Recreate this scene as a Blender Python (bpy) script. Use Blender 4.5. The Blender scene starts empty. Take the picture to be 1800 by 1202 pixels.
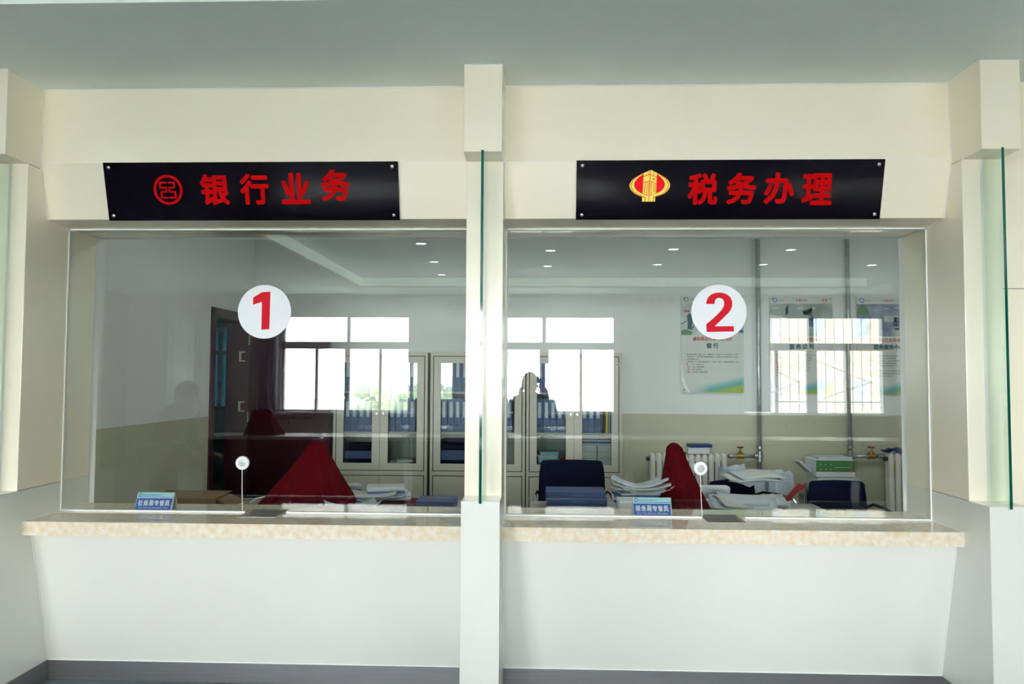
import bpy, bmesh, math, random
from mathutils import Vector, Matrix
random.seed(7)
PI = math.pi
C = bpy.context.scene.collection
S = bpy.context.scene
# ---------------------------------------------------------------- camera
cam_data = bpy.data.cameras.new('camera'); cam = bpy.data.objects.new('camera', cam_data); C.objects.link(cam)
S.camera = cam
cam_data.sensor_width = 36; cam_data.lens = 1350 / 1800 * 36
cam_data.clip_start = 0.02; cam_data.clip_end = 300
CAM = Vector((0.2507, -3.8463, 1.5))
yaw, pitch, roll = 0.0347, 0.0458, 0.0051
cam.matrix_world = (Matrix.Translation(CAM) @ Matrix.Rotation(yaw, 4, 'Z') @ Matrix.Rotation(PI/2 + pitch, 4, 'X')
                    @ Matrix.Rotation(roll, 4, 'Z'))
# ---------------------------------------------------------------- sky, exposure
w = bpy.data.worlds.new('sky'); S.world = w; w.use_nodes = True
bg = w.node_tree.nodes['Background']; bg.inputs[0].default_value = (0.97, 0.98, 0.98, 1); bg.inputs[1].default_value = 49.0
S.view_settings.view_transform = 'Standard'; S.view_settings.look = 'None'
S.view_settings.exposure = 0.0; S.view_settings.gamma = 1.0; S.view_settings.use_curve_mapping = False
cy = S.cycles
cy.max_bounces = 14; cy.diffuse_bounces = 7; cy.glossy_bounces = 5; cy.transmission_bounces = 6; cy.transparent_max_bounces = 24
cy.sample_clamp_indirect = 12.0; cy.use_denoising = True; cy.caustics_reflective = False; cy.caustics_refractive = False; cy.blur_glossy = 0.0
def area(name, loc, rot, sx, sy, power, col=(1, 1, 1), portal=False, parent=None):
    l = bpy.data.lights.new(name, 'AREA'); l.shape = 'RECTANGLE'; l.size = sx; l.size_y = sy; l.energy = power; l.color = col
    if portal: l.cycles.is_portal = True
    o = bpy.data.objects.new(name, l); C.objects.link(o); o.location = loc; o.rotation_euler = rot
    if parent: o.parent = parent
    return o
# hall windows in the wall behind the camera: (x0, x1)
HWIN = [(-4.10, -1.90), (-0.85, 1.55), (3.62, 5.97), (-6.02, -5.56)]
WZ0, WZ1 = 0.90, 2.53
for a, b in HWIN:
    area('portal', ((a+b)/2, -8.98, (WZ0+WZ1)/2), (PI/2, 0, 0), b-a, WZ1-WZ0, 1, portal=True)
# ---------------------------------------------------------------- dimensions
W, P = 2.166, 0.0847
CEIL = 2.89; HB = -9.0; HL, HR = -6.75, 7.2
OB = 3.72; OLX, ORX = -2.6, 4.3; OC = 3.15
# ---------------------------------------------------------------- materials
def mat(name, col, rough=0.5, metal=0.0, var=0.0, scale=8.0, bump=0.0, spec=0.5, col2=None, coat=0.0, detail=4.0, stretch=None):
    m = bpy.data.materials.new(name); m.use_nodes = True
    nt = m.node_tree; b = nt.nodes['Principled BSDF']
    b.inputs['Base Color'].default_value = (*col, 1); b.inputs['Roughness'].default_value = rough
    b.inputs['Metallic'].default_value = metal; b.inputs['Specular IOR Level'].default_value = spec
    b.inputs['Coat Weight'].default_value = coat
    if var or col2 or bump:
        tc = nt.nodes.new('ShaderNodeTexCoord'); n = nt.nodes.new('ShaderNodeTexNoise')
        n.inputs['Scale'].default_value = scale; n.inputs['Detail'].default_value = detail
        if stretch:
            mp = nt.nodes.new('ShaderNodeMapping'); mp.inputs['Scale'].default_value = stretch
            nt.links.new(tc.outputs['Object'], mp.inputs[0]); nt.links.new(mp.outputs[0], n.inputs['Vector'])
        else: nt.links.new(tc.outputs['Object'], n.inputs['Vector'])
        r = nt.nodes.new('ShaderNodeValToRGB'); r.color_ramp.elements[0].position = 0.35; r.color_ramp.elements[1].position = 0.65
        c2 = col2 if col2 else tuple(min(1, c*(1+var)) for c in col)
        c1 = col if col2 else tuple(c*(1-var) for c in col)
        r.color_ramp.elements[0].color = (*c1, 1); r.color_ramp.elements[1].color = (*c2, 1)
        nt.links.new(n.outputs['Fac'], r.inputs[0]); nt.links.new(r.outputs[0], b.inputs['Base Color'])
        if bump:
            bp = nt.nodes.new('ShaderNodeBump'); bp.inputs['Strength'].default_value = bump; bp.inputs['Distance'].default_value = 0.01
            nt.links.new(n.outputs['Fac'], bp.inputs['Height']); nt.links.new(bp.outputs[0], b.inputs['Normal'])
    return m
def emis(name, col, st):
    m = bpy.data.materials.new(name); m.use_nodes = True; nt = m.node_tree
    b = nt.nodes['Principled BSDF']; b.inputs['Base Color'].default_value = (*[c*.8 for c in col], 1)
    b.inputs['Emission Color'].default_value = (*col, 1); b.inputs['Emission Strength'].default_value = st
    return m
def glass(name, tint, ior=1.5, refl=1.0):
    m = bpy.data.materials.new(name); m.use_nodes = True; nt = m.node_tree; nt.nodes.clear()
    out = nt.nodes.new('ShaderNodeOutputMaterial'); mx = nt.nodes.new('ShaderNodeMixShader')
    t = nt.nodes.new('ShaderNodeBsdfTransparent'); t.inputs[0].default_value = (*tint, 1)
    g = nt.nodes.new('ShaderNodeBsdfGlossy'); g.inputs['Roughness'].default_value = 0.0; g.inputs[0].default_value = (refl, refl, refl, 1)
    f = nt.nodes.new('ShaderNodeFresnel'); geo = nt.nodes.new('ShaderNodeNewGeometry')
    mr = nt.nodes.new('ShaderNodeMapRange')      # same reflectance on the inner and the outer face of the sheet
    nt.links.new(geo.outputs['Backfacing'], mr.inputs[0]); mr.inputs[3].default_value = ior; mr.inputs[4].default_value = 1/ior
    nt.links.new(mr.outputs[0], f.inputs[0])
    nt.links.new(f.outputs[0], mx.inputs[0]); nt.links.new(t.outputs[0], mx.inputs[1]); nt.links.new(g.outputs[0], mx.inputs[2])
    nt.links.new(mx.outputs[0], out.inputs[0]); return m
M = {}
M['panel'] = mat('cream_panel', (0.95, 0.89, 0.735), 0.22, var=0.012, scale=3, coat=0.3)
M['panel_front'] = mat('white_panel', (0.84, 0.85, 0.805), 0.25, var=0.01, scale=3, coat=0.3)
M['ceiling'] = mat('ceiling_paint', (0.86, 0.94, 0.93), 0.9, var=0.01, scale=5)
M['marble'] = mat('cream_marble', (0.78, 0.64, 0.45), 0.012, col2=(0.86, 0.80, 0.69), scale=34, detail=8)
M['steel'] = mat('brushed_steel', (0.42, 0.42, 0.42), 0.32, 1.0, var=0.06, scale=3, stretch=(1, 1, 60))
M['chrome'] = mat('chrome', (0.8, 0.8, 0.8), 0.12, 1.0)
M['bead'] = mat('white_sealant', (0.9, 0.91, 0.9), 0.4)
M['seam'] = mat('dark_seam', (0.12, 0.12, 0.1), 0.7)
M['glass'] = glass('clear_glass', (0.945, 0.965, 0.955))
M['cabglass'] = glass('cabinet_glass', (0.90, 0.93, 0.93))
M['winglass'] = glass('window_glass', (0.97, 0.98, 0.98))
M['blueglass'] = glass('blue_tinted_glass', (0.012, 0.035, 0.045))
M['fin'] = glass('green_glass', (0.90, 0.965, 0.93))
M['finedge'] = mat('green_glass_edge', (0.0, 0.085, 0.06), 0.08, coat=0.5)
M['black'] = mat('black_acrylic', (0.003, 0.002, 0.005), 0.10, spec=0.15)
M['red'] = mat('red_letter', (0.42, 0.0, 0.001), 0.7, spec=0.05)
M['redvivid'] = mat('red_print', (0.75, 0.003, 0.008), 0.6, spec=0.1)
M['rednum'] = mat('red_number', (0.55, 0.008, 0.02), 0.6, spec=0.1)
M['yellow'] = mat('yellow_print', (0.95, 0.78, 0.10), 0.5)
M['white'] = mat('white_vinyl', (0.86, 0.87, 0.93), 0.5)
M['floor'] = mat('blue_grey_tile', (0.17, 0.21, 0.25), 0.55, var=0.05, scale=2, spec=0.12)
M['officefloor'] = mat('office_tile', (0.40, 0.39, 0.35), 0.3, var=0.04, scale=2)
M['wallw'] = mat('grey_white_paint', (0.76, 0.79, 0.78), 0.85, var=0.012, scale=4)
M['dado'] = mat('olive_cream_paint', (0.50, 0.50, 0.37), 0.55, var=0.02, scale=4)
M['hallwall'] = mat('hall_wall_paint', (0.72, 0.73, 0.71), 0.85, var=0.01, scale=4)
M['sidewall'] = mat('bounce_cutting_side_wall', (0.09, 0.08, 0.06), 0.7, var=0.04, scale=4)  # made-up dark brown, so less light bounces onto the booth sides
M['dwood'] = mat('dark_red_wood', (0.034, 0.004, 0.009), 0.42, col2=(0.048, 0.006, 0.012), scale=6, stretch=(6, 6, 0.5), coat=0.2)
M['cab'] = mat('beige_cabinet_paint', (0.47, 0.46, 0.39), 0.42, var=0.03, scale=30)
M['cabline'] = mat('cabinet_gap', (0.05, 0.05, 0.04), 0.8)
M['cabin'] = mat('cabinet_inside', (0.30, 0.31, 0.28), 0.6)
M['binder'] = mat('blue_binder_board', (0.02, 0.075, 0.26), 0.4, var=0.08, scale=12)
M['binderlabel'] = mat('binder_label', (0.62, 0.66, 0.68), 0.35)
M['ring'] = mat('dark_ring', (0.03, 0.03, 0.03), 0.3)
M['cloth'] = mat('dark_red_cloth', (0.085, 0.001, 0.004), 0.95, var=0.12, scale=60, bump=0.15, spec=0.1)
M['paper'] = mat('paper', (0.48, 0.53, 0.58), 0.8, var=0.05, scale=20)
M['paper2'] = mat('cream_paper', (0.53, 0.54, 0.53), 0.8, var=0.05, scale=20)
M['paperblue'] = mat('blue_paper', (0.08, 0.14, 0.35), 0.7)
M['navy'] = mat('navy_fabric', (0.003, 0.005, 0.022), 0.85, var=0.15, scale=80, spec=0.1)
M['blackp'] = mat('black_plastic', (0.01, 0.01, 0.014), 0.35)
M['bluebox'] = mat('blue_box_board', (0.008, 0.038, 0.17), 0.4, var=0.05, scale=10)
M['rad'] = mat('radiator_enamel', (0.72, 0.72, 0.68), 0.3, coat=0.3)
M['galv'] = mat('galvanised_pipe', (0.40, 0.43, 0.44), 0.35, 0.8, var=0.15, scale=25)
M['yellowed'] = mat('yellowed_metal', (0.62, 0.58, 0.42), 0.4)
M['brass'] = mat('brass', (0.40, 0.27, 0.08), 0.35, 0.9)
M['redpaint'] = mat('red_paint', (0.22, 0.006, 0.008), 0.4)
M['green'] = mat('green_carton', (0.06, 0.20, 0.07), 0.5)
M['cartonw'] = mat('white_carton', (0.66, 0.69, 0.73), 0.6)
M['cardboard'] = mat('brown_cardboard', (0.20, 0.12, 0.045), 0.8, var=0.08, scale=25)
M['bag'] = mat('pale_plastic_bag', (0.52, 0.59, 0.67), 0.35, var=0.06, scale=9, bump=0.25)
M['deskwood'] = mat('grey_desk_laminate', (0.33, 0.31, 0.27), 0.4, var=0.04, scale=10)
M['cardblue'] = mat('card_blue', (0.02, 0.09, 0.40), 0.4)
M['cardpale'] = mat('card_pale_blue', (0.36, 0.66, 0.72), 0.4)
M['acrylic'] = mat('frosted_acrylic', (0.50, 0.53, 0.52), 0.2)
M['printgrey'] = mat('grey_print', (0.10, 0.11, 0.12), 0.6)
M['printred'] = mat('red_text_print', (0.50, 0.05, 0.04), 0.6)
M['printteal'] = mat('teal_print', (0.02, 0.10, 0.12), 0.6)
M['printblue'] = mat('blue_print', (0.03, 0.14, 0.35), 0.6)
M['printgreen'] = mat('green_print', (0.10, 0.26, 0.08), 0.6)
M['poster'] = mat('poster_paper', (0.66, 0.69, 0.66), 0.22, coat=0.3)
M['photo1'] = mat('photo_print_grey', (0.34, 0.42, 0.42), 0.3, col2=(0.60, 0.66, 0.66), scale=5)
M['photo2'] = mat('photo_print_ceiling', (0.22, 0.29, 0.27), 0.3, col2=(0.42, 0.48, 0.46), scale=4)
M['photo3'] = mat('photo_print_blue', (0.10, 0.13, 0.20), 0.3, col2=(0.34, 0.40, 0.52), scale=7)
M['frame'] = mat('white_upvc', (0.75, 0.77, 0.77), 0.35)
M['curtain'] = mat('pale_curtain', (0.45, 0.50, 0.62), 0.8, var=0.05, scale=10)
M['facade'] = mat('cream_facade', (0.62, 0.57, 0.46), 0.8, var=0.04, scale=0.5)
M['facadeglass'] = mat('facade_window', (0.45, 0.56, 0.62), 0.3)
M['ground'] = mat('pale_paving', (0.86, 0.85, 0.82), 0.9, var=0.05, scale=1)
M['leaf'] = mat('tree_leaves', (0.40, 0.48, 0.34), 0.8, var=0.3, scale=3)
M['bark'] = mat('bark', (0.10, 0.08, 0.06), 0.9)
M['bars'] = mat('grey_bar_paint', (0.10, 0.10, 0.12), 0.5)
M['skin'] = mat('skin', (0.50, 0.30, 0.21), 0.55)
M['hair'] = mat('black_hair', (0.008, 0.007, 0.006), 0.6, var=0.3, scale=60)
M['shirt'] = mat('dark_grey_shirt', (0.05, 0.05, 0.06), 0.9, var=0.1, scale=60)
M['shirt2'] = mat('grey_jacket', (0.10, 0.10, 0.11), 0.9, var=0.1, scale=60)
M['trousers'] = mat('dark_trousers', (0.02, 0.022, 0.03), 0.9)
M['tablew'] = mat('white_table_laminate', (0.75, 0.76, 0.76), 0.35)
M['teal'] = mat('corridor_teal_paint', (0.20, 0.42, 0.46), 0.6, var=0.05, scale=3)
M['cove'] = emis('lit_cove_panel', (0.84, 1.0, 0.86), 1.8)
M['lamp'] = emis('lit_downlight', (0.85, 0.95, 1.0), 22.0)
M['tube'] = emis('lit_diffuser', (1.0, 1.0, 0.96), 3)
def translucent(m, amt):
    nt = m.node_tree; out = nt.nodes['Material Output']; mx = nt.nodes.new('ShaderNodeMixShader'); tr = nt.nodes.new('ShaderNodeBsdfTranslucent')
    mx.inputs[0].default_value = amt; nt.links.new(nt.nodes['Principled BSDF'].outputs[0], mx.inputs[1]); nt.links.new(tr.outputs[0], mx.inputs[2])
    nt.links.new(mx.outputs[0], out.inputs[0])
translucent(M['curtain'], .30)
# poster bottom wave print
def wave_mat():
    m = bpy.data.materials.new('poster_wave_print'); m.use_nodes = True; nt = m.node_tree; b = nt.nodes['Principled BSDF']
    b.inputs['Roughness'].default_value = 0.25
    tc = nt.nodes.new('ShaderNodeTexCoord'); sep = nt.nodes.new('ShaderNodeSeparateXYZ'); nt.links.new(tc.outputs['UV'], sep.inputs[0])
    def math_(op, a, b_):
        n = nt.nodes.new('ShaderNodeMath'); n.operation = op
        for i, v in enumerate((a, b_)):
            if isinstance(v, (int, float)): n.inputs[i].default_value = v
            elif v is not None: nt.links.new(v, n.inputs[i])
        return n.outputs[0]
    x, y = sep.outputs[0], sep.outputs[1]
    s = math_('SINE', math_('MULTIPLY', x, 5.0), 0.0)
    cur = math_('ADD', math_('MULTIPLY', math_('POWER', x, 1.6), 0.38), math_('MULTIPLY', s, -0.05))
    d = math_('SUBTRACT', y, cur)
    def ramp(inp, els):
        r = nt.nodes.new('ShaderNodeValToRGB'); e = r.color_ramp.elements
        e[0].position, e[0].color = els[0][0], (*els[0][1], 1); e[1].position, e[1].color = els[-1][0], (*els[-1][1], 1)
        for p_, c_ in els[1:-1]:
            k = e.new(p_); k.color = (*c_, 1)
        nt.links.new(inp, r.inputs[0]); return r.outputs[0]
    base = (0.66, 0.69, 0.66)
    A = ramp(math_('ADD', d, 0.3), [(0.0, (0.45, 0.55, 0.05)), (0.22, (0.30, 0.48, 0.12)), (0.34, (0.12, 0.42, 0.42)), (0.46, (0.22, 0.50, 0.52)), (0.72, base), (1.0, base)])
    mx = nt.nodes.new('ShaderNodeMix'); mx.data_type = 'RGBA'
    nt.links.new(ramp(x, [(0.15, (0, 0, 0)), (0.45, (1, 1, 1))]), mx.inputs[0])
    mx.inputs[6].default_value = (*base, 1); nt.links.new(A, mx.inputs[7]); nt.links.new(mx.outputs[2], b.inputs['Base Color'])
    return m
M['wave'] = wave_mat()
# ---------------------------------------------------------------- mesh builder
class MB:
    def __init__(s): s.v = []; s.f = []; s.m = []; s.mats = []; s.uv = {}
    def mi(s, m):
        m = M[m] if isinstance(m, str) else m
        if m not in s.mats: s.mats.append(m)
        return s.mats.index(m)
    def poly(s, pts, m):
        b = len(s.v); s.v += [tuple(p) for p in pts]; s.f.append(tuple(range(b, b+len(pts)))); s.m.append(s.mi(m)); return s
    def box(s, x0, x1, y0, y1, z0, z1, m):
        x0, x1 = sorted((x0, x1)); y0, y1 = sorted((y0, y1)); z0, z1 = sorted((z0, z1))
        b = len(s.v); k = s.mi(m)
        s.v += [(x0,y0,z0),(x1,y0,z0),(x1,y1,z0),(x0,y1,z0),(x0,y0,z1),(x1,y0,z1),(x1,y1,z1),(x0,y1,z1)]
        for q in ((0,3,2,1),(4,5,6,7),(0,1,5,4),(1,2,6,5),(2,3,7,6),(3,0,4,7)):
            s.f.append(tuple(b+i for i in q)); s.m.append(k)
        return s
    def prism(s, pts, lo, hi, axis, m):
        """extrude the 2D outline pts along an axis: x -> (y,z) outline, y -> (x,z), z -> (x,y)"""
        n = len(pts); b = len(s.v); k = s.mi(m)
        for t in (lo, hi):
            for p in pts:
                s.v.append({'x': (t, p[0], p[1]), 'y': (p[0], t, p[1]), 'z': (p[0], p[1], t)}[axis])
        s.f.append(tuple(b+i for i in range(n))); s.m.append(k)
        s.f.append(tuple(b+n+i for i in reversed(range(n)))); s.m.append(k)
        for i in range(n):
            j = (i+1) % n; s.f.append((b+i, b+n+i, b+n+j, b+j)); s.m.append(k)
        return s
    def cyl(s, a, c, r, m, n=16, r2=None, caps=True):
        a, c = Vector(a), Vector(c); d = (c-a).normalized(); r2 = r if r2 is None else r2
        u = d.orthogonal().normalized(); v_ = d.cross(u); b = len(s.v); k = s.mi(m)
        for p, rr in ((a, r), (c, r2)):
            for i in range(n):
                t = 2*PI*i/n; s.v.append(tuple(p + (u*math.cos(t)+v_*math.sin(t))*rr))
        for i in range(n):
            j = (i+1) % n; s.f.append((b+i, b+j, b+n+j, b+n+i)); s.m.append(k)
        if caps:
            s.f.append(tuple(b+i for i in reversed(range(n)))); s.m.append(k); s.f.append(tuple(b+n+i for i in range(n))); s.m.append(k)
        return s
    def tube(s, pts, r, m, n=10):
        pts = [Vector(p) for p in pts]; b = len(s.v); k = s.mi(m); u = None
        for i, p in enumerate(pts):
            d = (pts[min(i+1, len(pts)-1)] - pts[max(i-1, 0)]).normalized()
            u = d.orthogonal().normalized() if u is None else (u - d*u.dot(d)).normalized()
            v_ = d.cross(u)
            for q in range(n):
                t = 2*PI*q/n; s.v.append(tuple(p + (u*math.cos(t)+v_*math.sin(t))*r))
        for i in range(len(pts)-1):
            for q in range(n):
                j = (q+1) % n; s.f.append((b+i*n+q, b+i*n+j, b+(i+1)*n+j, b+(i+1)*n+q)); s.m.append(k)
        s.f.append(tuple(b+q for q in reversed(range(n)))); s.m.append(k)
        e = b+(len(pts)-1)*n; s.f.append(tuple(e+q for q in range(n))); s.m.append(k)
        return s
    def lathe(s, prof, m, o=(0, 0, 0), axis='z', n=28):
        b = len(s.v); k = s.mi(m); o = Vector(o)
        for r, h in prof:
            for i in range(n):
                t = 2*PI*i/n; c_, s_ = r*math.cos(t), r*math.sin(t)
                s.v.append(tuple(o + Vector({'z': (c_, s_, h), 'y': (c_, h, s_), 'x': (h, c_, s_)}[axis])))
        for a in range(len(prof)-1):
            for i in range(n):
                j = (i+1) % n; s.f.append((b+a*n+i, b+a*n+j, b+(a+1)*n+j, b+(a+1)*n+i)); s.m.append(k)
        s.f.append(tuple(b+i for i in reversed(range(n)))); s.m.append(k)
        e = b+(len(prof)-1)*n; s.f.append(tuple(e+i for i in range(n))); s.m.append(k)
        return s
    def grid(s, fn, nu, nv, m, closed=False):
        b = len(s.v); k = s.mi(m)
        for j in range(nv+1):
            for i in range(nu+1): s.v.append(tuple(fn(i/nu, j/nv)))
        for j in range(nv):
            for i in range(nu):
                a = b + j*(nu+1)+i; s.f.append((a, a+1, a+nu+2, a+nu+1)); s.m.append(k)
        return s
    def mesh(s, me, m, mtx):
        b = len(s.v); k = s.mi(m)
        s.v += [tuple(mtx @ v.co) for v in me.vertices]
        for p in me.polygons: s.f.append(tuple(b+i for i in p.vertices)); s.m.append(k)
        return s
    def build(s, name, parent=None, loc=None, rot=None, smooth=False, bevel=0.0, solid=0.0, subd=0):
        me = bpy.data.meshes.new(name); me.from_pydata(s.v, [], s.f)
        for m in s.mats: me.materials.append(m)
        me.polygons.foreach_set('material_index', s.m)
        if smooth: me.polygons.foreach_set('use_smooth', [True]*len(s.f))
        me.update()
        bm = bmesh.new(); bm.from_mesh(me); bmesh.ops.recalc_face_normals(bm, faces=bm.faces); bm.to_mesh(me); bm.free()
        o = bpy.data.objects.new(name, me); C.objects.link(o)
        if loc is not None: o.location = loc
        if rot is not None: o.rotation_euler = rot
        if parent is not None: o.parent = parent
        if solid:
            q = o.modifiers.new('thickness', 'SOLIDIFY'); q.thickness = solid; q.offset = 0
        if bevel:
            q = o.modifiers.new('bevel', 'BEVEL'); q.width = bevel; q.segments = 2; q.limit_method = 'ANGLE'
        if subd:
            q = o.modifiers.new('subdivision', 'SUBSURF'); q.levels = subd; q.render_levels = subd
        return o
def thing(name, label, cat, loc=(0, 0, 0), rz=0.0, group=None, rot=None):
    o = bpy.data.objects.new(name, None); C.objects.link(o); o.location = loc
    o.rotation_euler = rot if rot else (0, 0, rz)
    o.empty_display_size = 0.1
    return tag(o, label, cat, group)
def tag(o, label, cat, group=None):
    o['label'] = label; o['category'] = cat
    if group: o['group'] = group
    return o
def struct(o): o['kind'] = 'structure'; return o
def dup(root, loc, rz=None, label=None, group=None):
    r = root.copy(); C.objects.link(r); r.location = loc
    if rz is not None: r.rotation_euler = (0, 0, rz)
    if label: r['label'] = label
    if group: r['group'] = group
    for ch in list(root.children):
        c = ch.copy(); C.objects.link(c); c.parent = r
        for g in list(ch.children):
            d = g.copy(); C.objects.link(d); d.parent = c
    return r
_tc = {}
def text_mesh(body, bold=0.0):
    key = (body, bold)
    if key in _tc: return _tc[key]
    cu = bpy.data.curves.new('lettering', 'FONT'); cu.body = body; cu.size = 1; cu.offset = bold; cu.resolution_u = 3; cu.fill_mode = 'FRONT'
    ob = bpy.data.objects.new('lettering', cu); C.objects.link(ob)
    dg = bpy.context.evaluated_depsgraph_get(); me = bpy.data.meshes.new_from_object(ob.evaluated_get(dg))
    bpy.data.objects.remove(ob)
    if not me.vertices: print('EMPTY TEXT', body)
    xs = [v.co.x for v in me.vertices] or [0, 1]; ys = [v.co.y for v in me.vertices] or [0, 1]
    _tc[key] = (me, min(xs), max(xs), min(ys), max(ys)); return _tc[key]
def put_text(mb, body, m, x0, x1, z0, z1, y, bold=0.0, flip=False, mtx=None, keep=False):
    """lettering fitted into the box x0..x1, z0..z1 at depth y, facing -Y (or +Y when flip)"""
    me, a, b, c, d = text_mesh(body, bold)
    sx = (x1-x0)/(b-a); sz = (z1-z0)/(d-c)
    if keep: sx = sz = min(abs(sx), abs(sz)) * (1 if sx > 0 else -1) if not keep == 'left' else min(abs(sx), abs(sz))
    if keep and keep != 'left': sz = abs(sz)
    t = Matrix(((sx, 0, 0, x0 - a*sx), (0, 0, 1, y), (0, sz, 0, z0 - c*sz), (0, 0, 0, 1)))
    if flip: t = Matrix(((-1, 0, 0, x0+x1), (0, 1, 0, 0), (0, 0, 1, 0), (0, 0, 0, 1))) @ t
    if mtx is not None: t = mtx @ t
    mb.mesh(me, m, t)
def bold_char(mb, ch, m, x0, x1, z0, z1, y, r):
    x0 += r; x1 -= r; z0 += r; z1 -= r
    for k in range(12):
        a = 2*PI*k/12; dx, dz = r*math.cos(a), r*math.sin(a)
        put_text(mb, ch, m, x0+dx, x1+dx, z0+dz, z1+dz, y-.00003*k)
    for k in range(4):
        a = PI/2*k; dx, dz = r*.5*math.cos(a), r*.5*math.sin(a)
        put_text(mb, ch, m, x0+dx, x1+dx, z0+dz, z1+dz, y-.0005-.00003*k)
def wall_holes(mb, axis, pos0, pos1, a0, a1, z0, z1, holes, m):
    """a wall slab (axis = its normal) with rectangular holes (a, b, zlo, zhi)"""
    xs = sorted({a0, a1, *[h[0] for h in holes], *[h[1] for h in holes]})
    zs = sorted({z0, z1, *[h[2] for h in holes], *[h[3] for h in holes]})
    for i in range(len(xs)-1):
        for j in range(len(zs)-1):
            cx_, cz_ = (xs[i]+xs[i+1])/2, (zs[j]+zs[j+1])/2
            if any(h[0] < cx_ < h[1] and h[2] < cz_ < h[3] for h in holes): continue
            if axis == 'y': mb.box(xs[i], xs[i+1], pos0, pos1, zs[j], zs[j+1], m)
            else: mb.box(pos0, pos1, xs[i], xs[i+1], zs[j], zs[j+1], m)
#@@STRUCT
# ================================================================ hall shell
struct(MB().box(HL, HR, HB, -0.06, -0.12, 0, 'floor').build('floor'))
struct(MB().box(HL-.2, HR+.2, 0.24, OB+.2, -0.12, 0, 'officefloor').build('floor'))
TX0, TX1, TY0, TY1, TZ = -2.52, 5.25, -8.0, -1.09, 3.02
mb = MB()
for x0, x1, y0, y1 in ((HL, TX0, HB, -0.2), (TX1, HR, HB, -0.2), (TX0, TX1, HB, TY0), (TX0, TX1, TY1, -0.2)):
    mb.box(x0, x1, y0, y1, CEIL, CEIL+.02, 'ceiling')
mb.box(HL, HR, HB, 0.3, 3.04+TZ-3.02, 3.14, 'ceiling')
struct(mb.build('ceiling'))
# lit cove band around the raised tray of the hall ceiling
cv = thing('cove_light', 'pale green lit cove band around the raised ceiling tray', 'ceiling light', (0, 0, CEIL+.02))
h = TZ - CEIL - .0
MB().box(TX0, TX1, TY0-.02, TY0, 0, h, 'cove').build('light_panel', cv)
MB().box(TX0, TX1, TY1, TY1+.02, 0, h, 'cove').build('light_panel', cv)
MB().box(TX0-.02, TX0, TY0, TY1, 0, h, 'cove').build('light_panel', cv)
MB().box(TX1, TX1+.02, TY0, TY1, 0, h, 'ceiling').build('end_panel', cv)
# downlights in the tray, mirrored in the counter glass
def downlight():
    t = thing('downlight', '', 'ceiling light')
    MB().lathe([(0.075, -0.001), (0.078, -0.008), (0.062, -0.012), (0.060, -0.004)], 'frame').build('trim_ring', t, smooth=True)
    MB().lathe([(0.060, -0.002), (0.060, -0.009)], 'lamp').build('lamp_disc', t)
    return t
d0 = downlight(); first = True
for x, y, lb in ((-1.11, -4.9, 'above the photographer, in front of the first bank window'), (-1.15, -6.3, 'middle of the left row over the white table'),
                 (-1.21, -7.6, 'nearest the lit cove in the left row'), (0.42, -4.15, 'nearest the counters in the middle row'),
                 (0.39, -5.4, 'second in the middle row'), (0.37, -6.7, 'third in the middle row'),
                 (1.85, -5.3, 'nearer of the row right of the photographer'), (1.85, -6.55, 'farther of the row right of the photographer'),
                 (3.25, -5.35, 'nearer one left of the last window bay'), (3.27, -6.55, 'farther one left of the last window bay'),
                 (4.73, -6.6, 'last one at the right of the tray')):
    o = d0 if first else dup(d0, (0, 0, 0)); first = False
    o.location = (x, y, 3.04); o['label'] = 'small round lit downlight, ' + lb; o['group'] = 'hall downlights mirrored in the glass'
# hall walls
mb = MB(); wall_holes(mb, 'y', HB-.24, HB, HL-.2, HR+.2, -.12, 3.2, [(a, b, WZ0, WZ1) for a, b in HWIN], 'hallwall'); struct(mb.build('wall_back'))
struct(MB().box(HL-.2, HL, HB, 0.3, -.12, 3.2, 'sidewall').build('wall_left'))
struct(MB().box(HR, HR+.2, HB, 0.3, -.12, 3.2, 'sidewall').build('wall_right'))
# hall windows
def hall_window(n, x0, x1, split, lower, label):
    f = MB(); y0, y1 = HB-.10, HB-.03; t = .045
    f.box(x0, x1, y0, y1, WZ0, WZ0+.035, 'frame').box(x0, x1, y0, y1, WZ1-.03, WZ1, 'frame')
    f.box(x0, x0+t, y0, y1, WZ0, WZ1, 'frame').box(x1-t, x1, y0, y1, WZ0, WZ1, 'frame').box(x0, x1, y0, y1, 1.965, 2.085, 'frame')
    for a, b in split: f.box(a, b, y0, y1, 2.085, WZ1, 'frame')
    for a, b in lower: f.box(a, b, y0, y1, WZ0, 1.965, 'frame')
    o = struct(f.build('window_%d' % n)); o['label'] = label
    MB().box(x0, x1, HB-.07, HB-.064, WZ0, WZ1, 'winglass').build('pane', o)
    MB().box(x0-.05, x1+.05, HB+.001, HB+.14, WZ0-.04, WZ0, 'frame').build('window_sill', o)
    return o
hall_window(3, *HWIN[0], [(-2.99, -2.94)], [(-3.525, -3.486), (-3.023, -2.941), (-2.44, -2.40)], 'white framed hall window mirrored in the left glass')
hall_window(4, *HWIN[1], [(0.31, 0.375)], [(-.31, -.27), (.27, .42), (.94, .98)], 'white framed hall window mirrored behind the middle pillar')
hall_window(5, *HWIN[2], [(4.73, 4.807)], [(4.165, 4.221), (4.684, 4.85), (5.33, 5.395)], 'white framed hall window with grille mirrored in the right glass')
hall_window(6, *HWIN[3], [], [], 'narrow hall window beside the left wall')
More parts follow.
